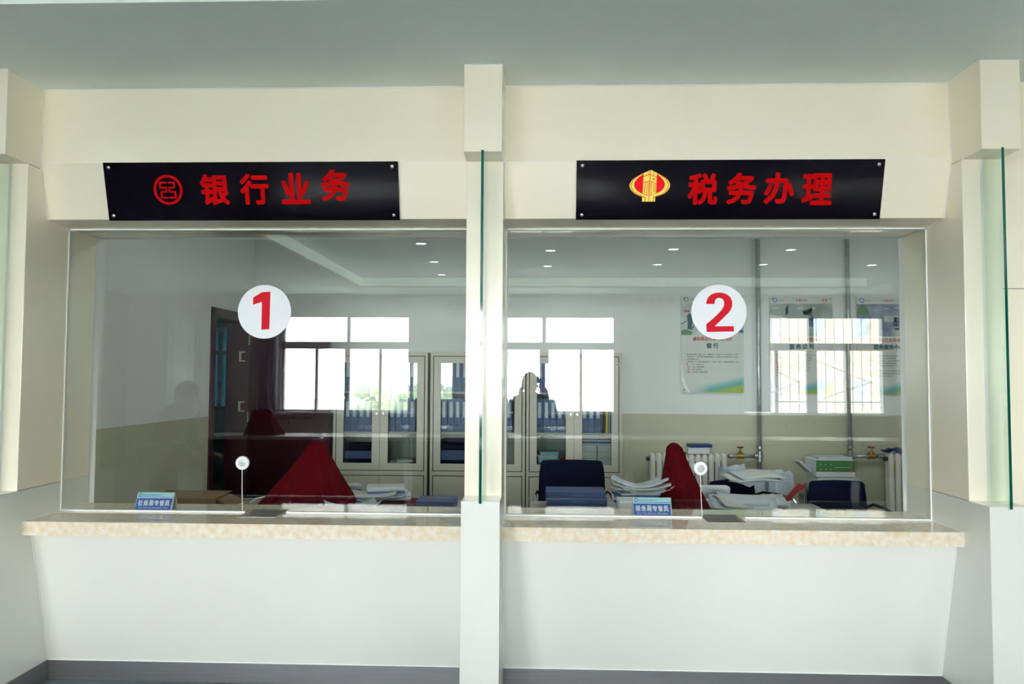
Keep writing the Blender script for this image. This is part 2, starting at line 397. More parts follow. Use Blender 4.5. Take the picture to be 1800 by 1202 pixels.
# scissor grille outside the right window
g = thing('window_grille', 'thin metal security grille with crossing bars outside the right hall window', 'grille', (4.795, HB-.30, WZ0))
mb = MB()
for i in range(17): mb.cyl((-1.2+i*.15, 0, -.02), (-1.2+i*.15, 0, 1.66), .006, 'bars', 6)
for z in (.0, .21, 1.17, 1.64): mb.cyl((-1.2, 0, z), (1.2, 0, z), .009, 'bars', 6)
mb.build('bar_grid', g)
mb = MB()
for a, b in ((-1.0, -.1), (.05, 1.1)):
    mb.cyl((a, -.02, .95), (b, -.02, .52), .006, 'bars', 6).cyl((a, -.02, .2), (b, -.02, .56), .006, 'bars', 6)
mb.build('cross_brace', g)
def curtain(x0, x1, z0, z1, label, m='curtain'):
    def fn(u, v): return (x0+(x1-x0)*u, HB+.10+.03*math.sin(u*(x1-x0)*55), z0+(z1-z0)*v)
    return tag(MB().grid(fn, 60, 4, m).build('curtain', smooth=True, solid=.003), label, 'curtain', 'curtains at the hall windows')
curtain(3.50, 4.06, .95, 2.62, 'pale curtain gathered at the left of the right hall window')
curtain(-4.42, -4.12, .95, 2.62, 'pale curtain gathered beside the left hall window')
curtain(-6.10, -5.43, .95, 2.62, 'pale curtain hanging in the narrow hall window')
# cove cornice strip and skirting under hall windows
struct(MB().box(HL, HR, HB, HB+.02, 0, .12, 'steel').build('baseboard_back'))
# outdoors behind the hall windows
struct(MB().box(-40, 40, -80, HB-.3, -1.2, -1.0, 'ground').build('ground'))
b = thing('apartment_building', 'cream building with blue tinted windows seen through the hall windows', 'building', (6.5, -34, -1.0))
mb = MB(); mb.box(0, 19.6, -8, 0, 0, 14, 'facade'); mb.build('wall', b)
for i in range(9):
    for j in range(4):
        f = MB().box(.6+i*2.1, 1.3+i*2.1, .0, .04, 1.3+j*3.1, 2.5+j*3.1, 'facadeglass').build('window', b)
        MB().box(.93+i*2.1, .97+i*2.1, .04, .07, 1.3+j*3.1, 2.5+j*3.1, 'frame').build('mullion', f)
b2 = thing('tree', 'leafy green tree outside the hall windows', 'tree', (-5.4, -26, -1.0))
mb = MB()
for k in range(60):
    a, r_, z_ = random.random()*6.28, random.random()**.5*1.5, 1.0+random.random()*1.0
    mb.lathe([(.02, -.25), (.28, -.1), (.32, .08), (.02, .28)], 'leaf', (r_*math.cos(a), r_*math.sin(a), z_), n=7)
mb.build('foliage', b2); MB().cyl((0, 0, 0), (0, 0, 1.7), .12, 'bark', r2=.07).build('trunk', b2)
# ================================================================ booth front: fascia, dividers, side walls
def fascia(n, x0, x1):
    mb = MB()
    prof = [(-.235, CEIL), (-.2452, 2.5226), (-.1761, 2.263), (-.008, 2.2486), (.235, 2.2486), (.235, 3.16), (-.235, 3.16)]
    mb.prism(prof, x0, x1, 'x', 'panel')
    o = struct(mb.build('trim_%d' % n))
    mb = MB()
    for a in (x0, x1):
        s_ = 1 if a == x0 else -1
        pts = [(-.237, CEIL), (-.2475, 2.5226), (-.178, 2.262), (-.02, 2.249)]
        mb.tube([(a+s_*.002, y, z) for y, z in pts], .003, 'bead', 6)
    mb.tube([(x0, -.237, CEIL-.001), (x1, -.237, CEIL-.001)], .0035, 'bead', 6)
    mb.build('sealant_line', o)
    MB().box(x0+.003, x1-.003, -.2460, -.2445, 2.5218, 2.5234, 'bead').build('fold_line', o)
    return o
o = fascia(1, -W, -P); o['label'] = 'cream folded fascia above the left counter window'
o = fascia(2, P, W); o['label'] = 'cream folded fascia above the right counter window'
def divider(cx_, label):
    t = thing('partition_pillar', label, 'pillar', (cx_, 0, 0), group='cream pillars between the counters')
    MB().box(-P, P, -.4936, .235, 2.4977, CEIL, 'panel').build('header_box', t, bevel=.002)
    MB().box(-P, P, -.335, .235, .9607, 2.4977, 'panel').build('post', t, bevel=.002)
    MB().box(-P, P, -.4906, .235, 0, .9607, 'panel_front').build('plinth', t, bevel=.002)
    mb = MB(); zc_ = CEIL-.001; mb.tube([(-P, -.235, zc_), (-P, -.4936, zc_), (P, -.4936, zc_), (P, -.235, zc_)], .003, 'bead', 6); mb.build('sealant_line', t)
    mb = MB(); mb.box(-P-.0008, P+.0008, -.33, -.01, .9597, .9617, 'seam'); mb.box(-P-.0008, P+.0008, -.33, -.25, 2.4967, 2.4987, 'seam')
    mb.build('panel_joint', t)
    f = MB(); x = 0.0
    f.poly([(x-.006, -.50, .952), (x-.006, -.337, .952), (x-.006, -.337, 2.503), (x-.006, -.50, 2.503)], 'fin')
    f.poly([(x+.006, -.50, .952), (x+.006, -.337, .952), (x+.006, -.337, 2.503), (x+.006, -.50, 2.503)], 'fin')
    f.poly([(x-.006, -.50, .952), (x+.006, -.50, .952), (x+.006, -.50, 2.503), (x-.006, -.50, 2.503)], 'finedge')
    f.poly([(x-.006, -.337, .962), (x+.006, -.337, .962), (x+.006, -.337, 2.497), (x-.006, -.337, 2.497)], 'bead')
    f.poly([(x-.006, -.50, 2.503), (x+.006, -.50, 2.503), (x+.006, -.337, 2.503), (x-.006, -.337, 2.503)], 'finedge')
    f.poly([(x-.006, -.50, .952), (x+.006, -.50, .952), (x+.006, -.337, .952), (x-.006, -.337, .952)], 'finedge')
    f.build('glass_fin', t)
    return t
divider(0, 'cream pillar with a green glass fin between the two counter windows')
divider(-W-P, 'cream pillar with a green glass fin at the left edge of the photo')
divider(W+P, 'cream pillar with a green glass fin at the right edge of the photo')
struct(MB().box(HL, -W-2*P, -.235, .24, 0, 3.16, 'panel').build('wall_front'))
o = struct(MB().box(W+2*P, HR, -.235, .24, 0, 3.16, 'panel').build('wall_front'))
MB().box(W+2*P, HR, -.2362, -.2345, 1.919, 1.922, 'seam').build('panel_joint', o)
# ---------------------------------------------------------------- counters
TRAY = {-1: (-1.215, -1.03), 1: (1.062, 1.245)}
def counter(n, side, x0, x1, label):
    t = thing('service_counter', label, 'counter', (0, 0, 0))
    tx0, tx1 = TRAY[side]; ty0, ty1 = -.12, .09
    mb = MB(); z0, z1 = .7485, .8132
    xs = [x0, tx0, tx1, x1]; ys = [-.292, ty0, ty1, .243]
    mb.box(x0, x1, -.292, ty0, z0, z1, 'marble').box(x0, x1, ty1, .243, z0, z1, 'marble')
    mb.box(x0, tx0, ty0, ty1, z0, z1, 'marble').box(tx1, x1, ty0, ty1, z0, z1, 'marble')
    mb.build('countertop', t)
    # steel pass tray sunk in the stone
    tr = MB(); d = .040
    tr.prism([(ty0, z1+.001), (ty0+.05, z1-d), (ty1-.05, z1-d), (ty1, z1+.001), (ty1, z1-d-.006), (ty0, z1-d-.006)], tx0, tx1, 'x', 'steel')
    tr.build('pass_tray', t)
    mb = MB(); mb.prism([(-.225, z0), (-.068, .0973), (.20, .0973), (.20, z0)], x0, x1, 'x', 'panel_front'); mb.build('front_panel', t)
    MB().box(x0, x1, -.066, .20, 0, .0973, 'steel').build('kick_plate', t)
    mb = MB()
    mb.tube([(x0, -.070, .098), (x1, -.070, .098)], .003, 'bead', 6)
    for a, s_ in ((x0, 1), (x1, -1)):
        mb.tube([(a+s_*.002, -.228, z0), (a+s_*.002, -.071, .098)], .0035, 'bead', 6)
        mb.tube([(a+s_*.002, -.285, z1), (a+s_*.002, .0, z1)], .0025, 'bead', 6)
    mb.build('sealant_line', t)
    return t
counter(1, -1, -W, -P, 'left marble topped bank counter with a white sloping front')
counter(2, 1, P, W, 'right marble topped tax counter with a white sloping front')
struct(MB().box(HL, -W-2*P, -.25, -.235, 0, .0973, 'steel').build('baseboard_left'))
struct(MB().box(W+2*P, HR, -.25, -.235, 0, .0973, 'steel').build('baseboard_right'))
for sx in (-1, 1):   # kick strips along the sides of the booth
    for X, s_ in (((-W, 1), (-P, -1)) if sx < 0 else ((P, 1), (W, -1))):
        a, b = sorted((X, X+s_*.004)); struct(MB().box(a, b, -.4906, -.066, 0, .0973, 'steel').build('baseboard_side'))
# ---------------------------------------------------------------- service windows
def service_window(n, side, x0, x1, seam, label):
    tx0, tx1 = TRAY[side]
    f = MB(); zt, zb = 2.2486, .8132; b_ = .006
    f.box(x0, x1, -.008, .008, zt-.007, zt, 'bead')
    f.box(x0, x0+b_, -.008, .008, zb, zt, 'bead').box(x1-b_, x1, -.008, .008, zb, zt, 'bead')
    f.box(x0, tx0-.005, -.010, .010, zb+.0005, zb+.008, 'bead').box(tx1+.02, x1, -.010, .010, zb+.0005, zb+.008, 'bead')
    o = struct(f.build('window_%d' % n)); o['label'] = label
    z0 = zb+.008
    MB().box(x0+b_, x1-b_, -.005, .005, z0, zt-.007, 'glass').build('glass_pane', o)
    return o
service_window(1, -1, -W, -P, -1.232, 'left counter window of clear glass')
service_window(2, 1, P, W, 1.053, 'right counter window of clear glass')
def intercom(x, z, label):
    t = thing('intercom', label, 'intercom', (x, -.006, z), group='round speaking discs on the glass')
    MB().lathe([(.034, 0), (.034, -.006), (.030, -.011), (.019, -.011), (.018, -.008)], 'white', axis='y').build('ring', t, smooth=False)
    MB().lathe([(.018, -.008), (.018, -.0115), (.012, -.0125)], 'acrylic', axis='y').build('microphone', t)
    MB().lathe([(.036, 0), (.036, .0), (.036, -.003), (.0345, -.003)], 'chrome', axis='y').build('backplate', t)
    MB().tube([(0, -.004, -.034), (.001, -.004, -.12), (.006, -.004, .8257-z)], .0018, 'bead', 8).build('cable', t)
    return t
intercom(-1.236, 1.062, 'round white speaking disc on the left counter glass')
intercom(1.050, 1.056, 'round white speaking disc on the right counter glass')
# ---------------------------------------------------------------- number stickers
def P2(pts, cx_, cz_, r, R): return [((x-cx_)/r*R, -(z-cz_)/r*R) for x, z in pts]
def sticker(x, z, pts, label):
    t = thing('number_sticker', label, 'sticker', (x, -.0056, z), group='round number stickers on the glass')
    n = 72; R = .1365
    MB().prism([(R*math.cos(2*PI*i/n), R*math.sin(2*PI*i/n)) for i in range(n)], 0, -.0012, 'y', 'white').build('disc', t)
    MB().prism(pts, -.0012, -.0020, 'y', 'rednum').build('numeral', t)
    return t
one = P2([(176, 490), (238, 452), (297, 449), (294, 712), (238, 715), (238, 520), (176, 541)], 257, 590, 188, .1365)
def smooth(pts, it=2):
    return pts
two = [(585,260),(590,215),(605,170),(635,120),(675,83),(725,58),(780,44),(835,40),(890,45),(940,58),(990,83),(1030,113),(1058,152),(1077,200),(1083,250),(1078,305),(1060,355),(1035,400),(1000,440),(745,690),(1105,688),(1110,787),(592,800),(583,650),(700,555),(800,460),(870,385),(905,335),(925,290),(930,240),(922,200),(900,168),(870,150),(830,142),(795,150),(768,170),(750,205),(745,260)]
two = P2(two, 828, 415, 527, .1365)
sticker(-1.140, 1.825, one, 'round white sticker with a red number 1 on the left glass')
sticker(1.146, 1.829, two, 'round white sticker with a red number 2 on the right glass')
# ---------------------------------------------------------------- name signs on the fascia
TH = math.atan2(.0691, .2596)
def sign(x0, x1, label):
    cx_ = (x0+x1)/2; s0 = .133
    t = thing('name_sign', label, 'sign', (cx_, -.1761-math.sin(TH)*s0-.010, 2.263+math.cos(TH)*s0-.002), rot=(TH, 0, 0), group='black name signs above the counters')
    h_ = .1385; w_ = (x1-x0)/2
    MB().box(-w_, w_, -.004, .002, -h_, h_, 'black').build('board', t, bevel=.001)
    for sx in (-1, 1):
        for sz in (-1, 1):
            MB().lathe([(.009, -.004), (.009, -.009), (.006, -.012)], 'chrome', (sx*(w_-.028), 0, sz*(h_-.024)), axis='y', n=16).build('screw', t, smooth=True)
    return t, cx_
def svec(t, cx_, X, z): return (X-cx_, (z-2.263)/math.cos(TH)-.133)
tL, cL = sign(-1.852, -.4215, 'black sign with a red bank emblem and red characters over the left counter')
def seg(mb, a, b, w_, m, y0, y1):
    (x0, z0), (x1, z1) = a, b; d = Vector((x1-x0, z1-z0)); L = d.length; d.normalize(); n_ = Vector((-d.y, d.x))*w_/2
    e = d*0
    mb.prism([(x0+n_.x-e.x, z0+n_.y-e.y), (x1+n_.x+e.x, z1+n_.y+e.y), (x1-n_.x+e.x, z1-n_.y+e.y), (x0-n_.x-e.x, z0-n_.y-e.y)], y0, y1, 'y', m)
ex, ez = svec(tL, cL, -1.544, 2.400)
mb = MB(); n = 56; R = .0715; r_ = .0585; k = mb.mi('red')
for i in range(n):
    a, b = 2*PI*i/n, 2*PI*(i+1)/n
    mb.prism([(ex+R*math.cos(a), ez+R*math.sin(a)), (ex+R*math.cos(b), ez+R*math.sin(b)), (ex+r_*math.cos(b), ez+r_*math.sin(b)), (ex+r_*math.cos(a), ez+r_*math.sin(a))], -.0045, -.0055, 'y', 'red')
U = .0715/226
def q(x, z): return (ex+(x-492)*U, ez-(z-381)*U)
for x0, z0, x1, z1 in ((360,258,475,286),(360,258,388,362),(360,334,480,362),(452,334,480,424),(372,396,480,424),(372,396,400,512),(372,484,484,512),
                       (500,258,606,286),(578,258,606,362),(500,334,606,362),(500,334,528,424),(500,396,618,424),(590,396,618,512),(500,484,618,512)):
    (a, b), (c, d) = q(x0, z1), q(x1, z0)
    mb.prism([(a, b), (c, b), (c, d), (a, d)], -.0045, -.0055, 'y', 'red')
mb.build('bank_emblem', tL)
for ch, X, z in (('银', -1.315, 2.400), ('行', -1.121, 2.402), ('业', -.921, 2.404), ('务', -.726, 2.418)):
    x, v = svec(tL, cL, X, z); mb = MB(); bold_char(mb, ch, 'red', x-.071, x+.071, v-.074, v+.074, -.0050, .0052); mb.build('character', tL)
tR, cR = sign(.427, 1.860, 'black sign with a red and yellow tax emblem and red characters over the right counter')
for ch, X, z in (('税', 1.024, 2.395), ('务', 1.205, 2.397), ('办', 1.380, 2.397), ('理', 1.557, 2.393)):
    x, v = svec(tR, cR, X, z); mb = MB(); bold_char(mb, ch, 'red', x-.071, x+.071, v-.074, v+.074, -.0050, .0052); mb.build('character', tR)
ex, ez = svec(tR, cR, .773, 2.411); U = .096/327
def q(x, z): return (ex+(x-470)*U, ez-(z-405)*U)
def crv(pts, m, y0, y1, mb): mb.prism([q(*p) for p in pts], y0, y1, 'y', m)
mb = MB()
crv([(482,155),(430,178),(370,203),(300,235),(235,272),(185,315),(155,360),(145,400),(155,440),(185,485),(235,530),(290,560),(355,583),(355,655),(565,655),(565,583),(640,560),(710,528),(760,485),(788,440),(797,400),(788,355),(755,310),(705,270),(645,235),(580,203),(530,178)], 'yellow', -.0045, -.0052, mb)
outl = [(365,212),(300,243),(245,280),(203,325),(180,370),(175,410),(190,455),(225,500),(275,535),(340,562),(408,580),(408,655),(398,655),(398,588),(330,570),(268,543),(217,507),(180,460),(166,410),(172,362),(196,316),(240,270),(298,236),(365,206)]
crv(outl, 'redvivid', -.0052, -.0056, mb)
crv([(943-x, z) if False else (940-x+2, z) for x, z in outl], 'redvivid', -.0052, -.0056, mb)
crv([(372,212),(330,245),(285,275),(245,320),(224,360),(222,400),(235,440),(268,480),(320,512),(380,540),(460,568),(545,540),(610,512),(665,480),(700,440),(712,400),(710,360),(690,320),(650,275),(610,245),(580,212),(482,165)], 'redvivid', -.0052, -.0056, mb)
crv([(370,203),(482,155),(580,203),(576,522),(460,562),(362,522)], 'yellow', -.0056, -.0060, mb)
def ln(x0, z0, x1, z1, w_=9): seg(mb, q(x0, z0), q(x1, z1), w_*U, 'redvivid', -.0060, -.0064)
for a in ((472,160,472,560),(472,222,370,258),(410,240,470,228),(440,180,440,215),(472,325,370,355),(400,345,390,520),(432,335,425,545),(497,335,500,548),(478,232,580,268),(530,183,535,235),(497,335,578,378),(535,375,535,500),(520,290,548,290),(520,290,520,310),(548,290,548,310),(520,310,548,310),(560,380,556,520),(458,335,455,545),(460,565,460,655)): ln(*a)
mb.build('tax_emblem', tR)
#@@OFFICE
# ================================================================ office behind the glass
def two_tone(name, axis, p0, p1, a0, a1, holes=()):
    mb = MB(); wall_holes(mb, axis, p0, p1, a0, a1, 1.15, OC, [(h[0], h[1], max(h[2], 1.15), h[3]) for h in holes if h[3] > 1.15], 'wallw')
    wall_holes(mb, axis, p0, p1, a0, a1, 0, 1.15, [(h[0], h[1], h[2], min(h[3], 1.15)) for h in holes if h[2] < 1.15], 'dado'); return struct(mb.build(name))
two_tone('wall_office_back', 'y', OB, OB+.2, OLX-.2, ORX+.2)
DY0, DY1, DZ = 2.78, 3.64, 2.05
two_tone('wall_office_left', 'x', OLX-.22, OLX, .24, OB, [(DY0, DY1, 0, DZ)])
two_tone('wall_office_right', 'x', ORX, ORX+.2, .24, OB)
struct(MB().box(OLX, -W, .235, .29, 0, OC, 'wallw').build('wall_office_front'))
struct(MB().box(W, ORX, .235, .29, 0, OC, 'wallw').build('wall_office_front'))
struct(MB().box(-W, W, .2352, .29, 2.2486, OC, 'wallw').build('wall_office_front'))
struct(MB().box(OLX-.2, ORX+.2, .2, OB+.2, OC, OC+.1, 'ceiling').build('ceiling'))
# ceiling lights of the office
def ceil_lamp(x, y, power, label):
    t = thing('fluorescent_light', label, 'ceiling light', (x, y, OC), group='office ceiling lights')
    MB().box(-.3, .3, -.3, .3, -.05, 0, 'frame').build('housing', t)
    MB().box(-.27, .27, -.27, .27, -.056, -.05, 'tube').build('diffuser', t)
    area('lamp_glow', (0, 0, -.06), (0, 0, 0), .5, .5, power, (1, 0.98, 0.95), parent=t)
    return t
ceil_lamp(-.9, 1.6, 5, 'square ceiling light over the left office desk')
ceil_lamp(1.2, 1.7, 11, 'square ceiling light over the right office desk')
ceil_lamp(3.1, 1.9, 10, 'square ceiling light near the right office wall')
# corridor seen through the open door
struct(MB().box(-5.4, OLX-.22, 2.0, 7.0, -.1, 0, 'officefloor').build('floor'))
struct(MB().box(-5.4, OLX-.22, 2.0, 7.0, 2.9, 3.0, 'ceiling').build('ceiling'))
struct(MB().box(-5.5, -5.4, 1.9, 7.2, -.1, 3.0, 'teal').build('wall_corridor_left'))
struct(MB().box(-5.5, OLX-.22, 1.9, 2.0, -.1, 3.0, 'teal').build('wall_corridor_front'))
struct(MB().box(OLX-.22, OLX-.12, OB+.2, 7.2, -.1, 3.0, 'teal').build('wall_corridor_right'))
mb = MB(); wall_holes(mb, 'y', 7.0, 7.2, -5.4, OLX-.12, -.1, 3.0, [(-4.95, -3.7, 1.0, 2.2)], 'teal'); struct(mb.build('wall_corridor_back'))
f = MB(); f.box(-4.95, -3.7, 7.05, 7.1, 1.0, 1.06, 'frame').box(-4.95, -3.7, 7.05, 7.1, 2.14, 2.2, 'frame').box(-4.95, -3.7, 7.05, 7.1, 1.8, 1.86, 'frame').box(-4.36, -4.30, 7.05, 7.1, 1.0, 2.2, 'frame')
o = struct(f.build('window_8')); MB().box(-4.95, -3.7, 7.07, 7.076, 1.0, 2.2, 'blueglass').build('pane', o)
# door
fr = MB(); X = OLX
fr.box(X-.22, X+.012, DY0-.0, DY0+.035, 0, DZ, 'dwood').box(X-.22, X+.012, DY1-.035, DY1, 0, DZ, 'dwood').box(X-.22, X+.012, DY0, DY1, DZ-.035, DZ, 'dwood')
fr.box(X, X+.016, DY0-.055, DY0+.01, 0, DZ+.05, 'dwood').box(X, X+.016, DY1-.01, DY1+.055, 0, DZ+.05, 'dwood').box(X, X+.016, DY0-.055, DY1+.055, DZ-.01, DZ+.05, 'dwood')
o = struct(fr.build('trim_3')); o['label'] = 'dark red wooden door frame in the office left wall'
for z in (1.69, 1.20): MB().box(X-.09, X-.07, DY1-.0385, DY1-.035, z-.05, z+.05, 'yellowed').box(X-.09, X-.03, DY1-.0385, DY1-.035, z-.05, z-.038, 'yellowed').box(X-.09, X-.03, DY1-.0385, DY1-.035, z+.038, z+.05, 'yellowed').build('strike_plate', o)
a = Vector((-2.575, 3.60)); b = Vector((-1.684, 3.22)); ang = math.atan2(b.y-a.y, b.x-a.x); L = (b-a).length
dr = MB().box(0, L, -.02, .02, .01, 2.03, 'dwood').build('door_1', loc=(a.x, a.y, 0), rot=(0, 0, ang)); struct(dr); dr['label'] = 'dark red wooden door standing open in the office'
mb = MB()
for x0, x1, z0, z1 in ((.1, .79, 1.15, 1.9), (.1, .79, .15, .95)):
    for q0 in ((x0, x1, z0, z0+.015), (x0, x1, z1-.015, z1), (x0, x0+.015, z0, z1), (x1-.015, x1, z0, z1)):
        mb.box(q0[0], q0[1], -.026, -.02, q0[2], q0[3], 'dwood')
mb.build('moulding', dr)
h_ = MB(); h_.box(L-.09, L-.04, -.026, -.02, .82, 1.02, 'chrome').cyl((L-.065, -.026, .93), (L-.065, -.07, .93), .009, 'chrome').cyl((L-.065, -.065, .93), (L-.18, -.065, .93), .009, 'chrome')
h_.build('door_handle', dr)
for z in (.25, 1.1, 1.85): MB().cyl((0, -.022, z-.05), (0, -.022, z+.05), .008, 'chrome').build('hinge', dr)
# light switch on the left wall
t = thing('light_switch', 'white light switch beside the dark door frame', 'switch', (OLX+.001, 2.50, 1.24))
MB().box(0, .009, -.045, .045, -.065, .065, 'frame').build('plate', t, bevel=.002); MB().box(.009, .013, -.02, .02, -.03, .03, 'white').build('rocker', t)
# ---------------------------------------------------------------- filing cabinets
def cabinet(x0, label):
    w_, h_, d_ = .885, 1.73, .40
    t = thing('filing_cabinet', label, 'cabinet', (x0, 3.3, 0), group='beige steel cabinets along the back wall')
    mb = MB(); e = .025
    mb.box(0, w_, .02, d_, 0, .04, 'cab').box(0, e, .0, d_, .04, h_, 'cab').box(w_-e, w_, .0, d_, .04, h_, 'cab')
    mb.box(e, w_-e, .0, d_, h_-.035, h_, 'cab').box(e, w_-e, 0, d_, .04, .07, 'cab').box(e, w_-e, .0, d_, .585, .625, 'cab')
    mb.box(e, w_-e, d_-.01, d_, .07, h_-.035, 'cabin'); mb.box(w_/2-.008, w_/2+.008, .02, d_-.01, .625, h_-.035, 'cabin')
    mb.build('body', t, bevel=.002)
    for z in (.985, 1.36): MB().box(e, w_-e, .03, d_-.01, z-.018, z, 'cab').build('shelf', t)
    hx = (w_/2)
    for s_, (x0_, x1_) in enumerate(((e+.008, hx-.0015), (hx+.0015, w_-e-.008))):
        # glazed door
        gx0, gx1 = (.098, .368) if s_ == 0 else (.517, .787)
        z0, z1, g0, g1 = .632, 1.688, .695, 1.628
        d = MB(); d.box(x0_, gx0, -.004, .014, z0, z1, 'cab').box(gx1, x1_, -.004, .014, z0, z1, 'cab').box(gx0, gx1, -.004, .014, z0, g0, 'cab').box(gx0, gx1, -.004, .014, g1, z1, 'cab')
        dd = d.build('door', t)
        MB().box(gx0, gx1, .006, .009, g0, g1, 'cabglass').build('glass_pane', dd)
        lk = MB().lathe([(.012, -.004), (.012, -.012), (.008, -.014)], 'chrome', ((x1_-.028) if s_ == 0 else (x0_+.028), 0, 1.155), axis='y', n=16).build('lock', dd)
        d = MB().box(x0_, x1_, -.004, .014, .078, .578, 'cab').build('lower_door', t)
        MB().lathe([(.012, -.004), (.012, -.014), (.008, -.016)], 'chrome', ((x1_-.09) if s_ == 0 else (x0_+.09), 0, .49), axis='y', n=16).build('lock', d)
    mb = MB()
    z = .632
    mb.box(e, w_-e, .0005, .004, .625, .632, 'cabline').box(e, w_-e, .0005, .004, .578, .585, 'cabline').box(e, w_-e, .0005, .004, 1.688, 1.695, 'cabline')
    mb.box(e, e+.008, .0005, .004, .07, 1.695, 'cabline').box(w_-e-.008, w_-e, .0005, .004, .07, 1.695, 'cabline').box(hx-.0015, hx+.0015, .0005, .004, .07, 1.695, 'cabline')
    mb.build('door_gap', t)
    return t
CX = (-1.668, -.757, .138)
cabinet(CX[0], 'beige steel cabinet beside the open red door, left of three')
cabinet(CX[1], 'beige steel cabinet half hidden behind the middle pillar')
cabinet(CX[2], 'beige steel cabinet with a small round sticker, right of three')
t = MB().lathe([(.014, 0), (.014, -.001)], 'poster', (CX[2]+.845, 3.2955, 1.62), axis='y', n=20).lathe([(.009, -.001), (.009, -.0015)], 'printred', (CX[2]+.845, 3.2955, 1.62), axis='y', n=20).build('round_sticker'); tag(t, 'tiny round sticker on the right cabinet door', 'sticker')
# binders
def binder():
    t = thing('binder', '', 'binder', group='blue lever arch binders in the cabinets')
    mb = MB(); w_, h_, d_ = .058, .315, .27
    prof = [(0, 0), (0, d_), (.003, d_), (.003, .01), (w_-.003, .01), (w_-.003, d_), (w_, d_), (w_, 0)]
    mb.prism([(p[0], p[1]) for p in prof], 0, h_, 'z', 'binder'); mb.box(.006, w_-.006, .02, d_-.01, .008, h_-.012, 'paper')
    mb.build('cover', t)
    MB().box(.015, w_-.015, -.0015, 0, .135, .280, 'binderlabel').build('spine_label', t)
    MB().lathe([(.012, 0), (.013, -.002), (.0095, -.0025), (.009, -.001)], 'ring', (w_/2, 0, .062), axis='y', n=20).build('finger_ring', t)
    return t
b0 = binder(); first = True
rows = {0: 'top', 1: 'middle'}
for ci, cx_ in enumerate(CX):
    for di, gx in enumerate((.060, .478)):
        for ri, z in enumerate((1.361, .986)):
            for k in range(5 if di == 0 else 4):
                if ci == 2 and di == 1 and ri == 1 and k > 2: continue
                x = cx_ + gx + .035 + k*.0632 + random.uniform(-.002, .002)
                if di == 0 and k == 4: x = cx_ + .060 + .035 + 4*.0632
                if di == 0 and x+.058 > cx_+.885/2-.01: continue
                o = b0 if first else dup(b0, (0, 0, 0)); first = False
                o.location = (x, 3.35+random.uniform(0, .012), z)
                ords = ('first', 'second', 'third', 'fourth', 'fifth')
                o['label'] = '%s blue binder from the left on the %s shelf, %s door of the %s cabinet' % (ords[k], rows[ri], ('left', 'right')[di], ('left', 'middle', 'right')[ci])
tag(MB().box(0, .016, 0, .25, 0, .29, 'yellow').build('folder', loc=(CX[2]+.742, 3.36, .986)), 'yellow folder at the right end of the middle shelf, right cabinet', 'folder')
tag(MB().box(0, .014, 0, .24, 0, .30, 'paper').build('folder', loc=(CX[2]+.766, 3.36, .986)), 'white folder beside the yellow one, right cabinet', 'folder')
def slab(name, x, y, z, w_, d_, h_, m, rz, label, cat='papers', group=None, bev=.002):
    mb = MB().box(-w_/2, w_/2, -d_/2, d_/2, 0, h_, m); o = mb.build(name, loc=(x, y, z), rot=(0, 0, rz), bevel=bev); return tag(o, label, cat, group)
# bottom compartments of the cabinets
zc = .626
for i, (x, w_, h_, m) in enumerate(((CX[0]+.232, .29, .10, 'navy'), (CX[0]+.232, .28, .075, 'bluebox'), (CX[0]+.232, .27, .06, 'navy'))):
    slab('document_box', x, 3.49, zc+(0, .101, .177)[i], w_, .26, h_, m, 0, '%s dark blue document box of the stack in the left cabinet' % ('lowest', 'middle', 'top')[i], 'box', 'dark boxes in the left cabinet')
for i in range(4): slab('paper_bundle', CX[0]+.60+.05*(i % 2), 3.47, zc+i*.024, .24-.03*i, .24, .023, ('paper', 'paper2')[i % 2], .05*i, 'thin paper bundle, layer %d from the bottom, right door of the left cabinet' % (i+1), 'papers', 'papers in the left cabinet')
for i in range(3): slab('document_box', CX[1]+.232, 3.49, zc+i*.095, .29-.01*i, .26, .094, ('navy', 'bluebox', 'navy')[i], 0, '%s dark box behind the middle cabinet glass' % ('lowest', 'middle', 'top')[i], 'box', 'dark boxes in the middle cabinet')
for i, (m, h_) in enumerate((('paper', .05), ('bluebox', .03), ('teal', .035), ('paper', .03), ('teal', .03))):
    slab('book', CX[2]+.21-.01*(i % 2), 3.46, zc+(0, .051, .082, .118, .149)[i], .22-.012*i, .2, h_, m, .03*i-.04, 'flat book number %d up in the stack, left door of the right cabinet' % (i+1), 'book', 'books in the right cabinet')
o = MB().lathe([(.03, 0), (.036, .05), (.034, .10), (.02, .12)], 'redvivid').build('red_pot', loc=(CX[2]+.345, 3.42, zc), smooth=True); tag(o, 'small red pot beside the book stack in the right cabinet', 'pot')
for i in range(4):
    slab('carton', CX[2]+.582, 3.46, zc+i*.062, .145, .22, .061, 'paper2', 0, 'cream carton, level %d of the left pile in the right cabinet' % (i+1), 'box', 'cream cartons in the right cabinet')
    slab('carton', CX[2]+.735, 3.46, zc+i*.062, .145, .22, .061, 'paper2', 0, 'cream carton, level %d of the right pile in the right cabinet' % (i+1), 'box', 'cream cartons in the right cabinet')
for i in range(3): slab('magazine', CX[2]+.66, 3.45, zc+.249+i*.016, .29, .2, .015, ('paper', 'bluebox', 'paper')[i], .03*(i-1), '%s magazine lying on the cream cartons' % ('lowest', 'middle', 'top')[i], 'magazine', 'magazines in the right cabinet')
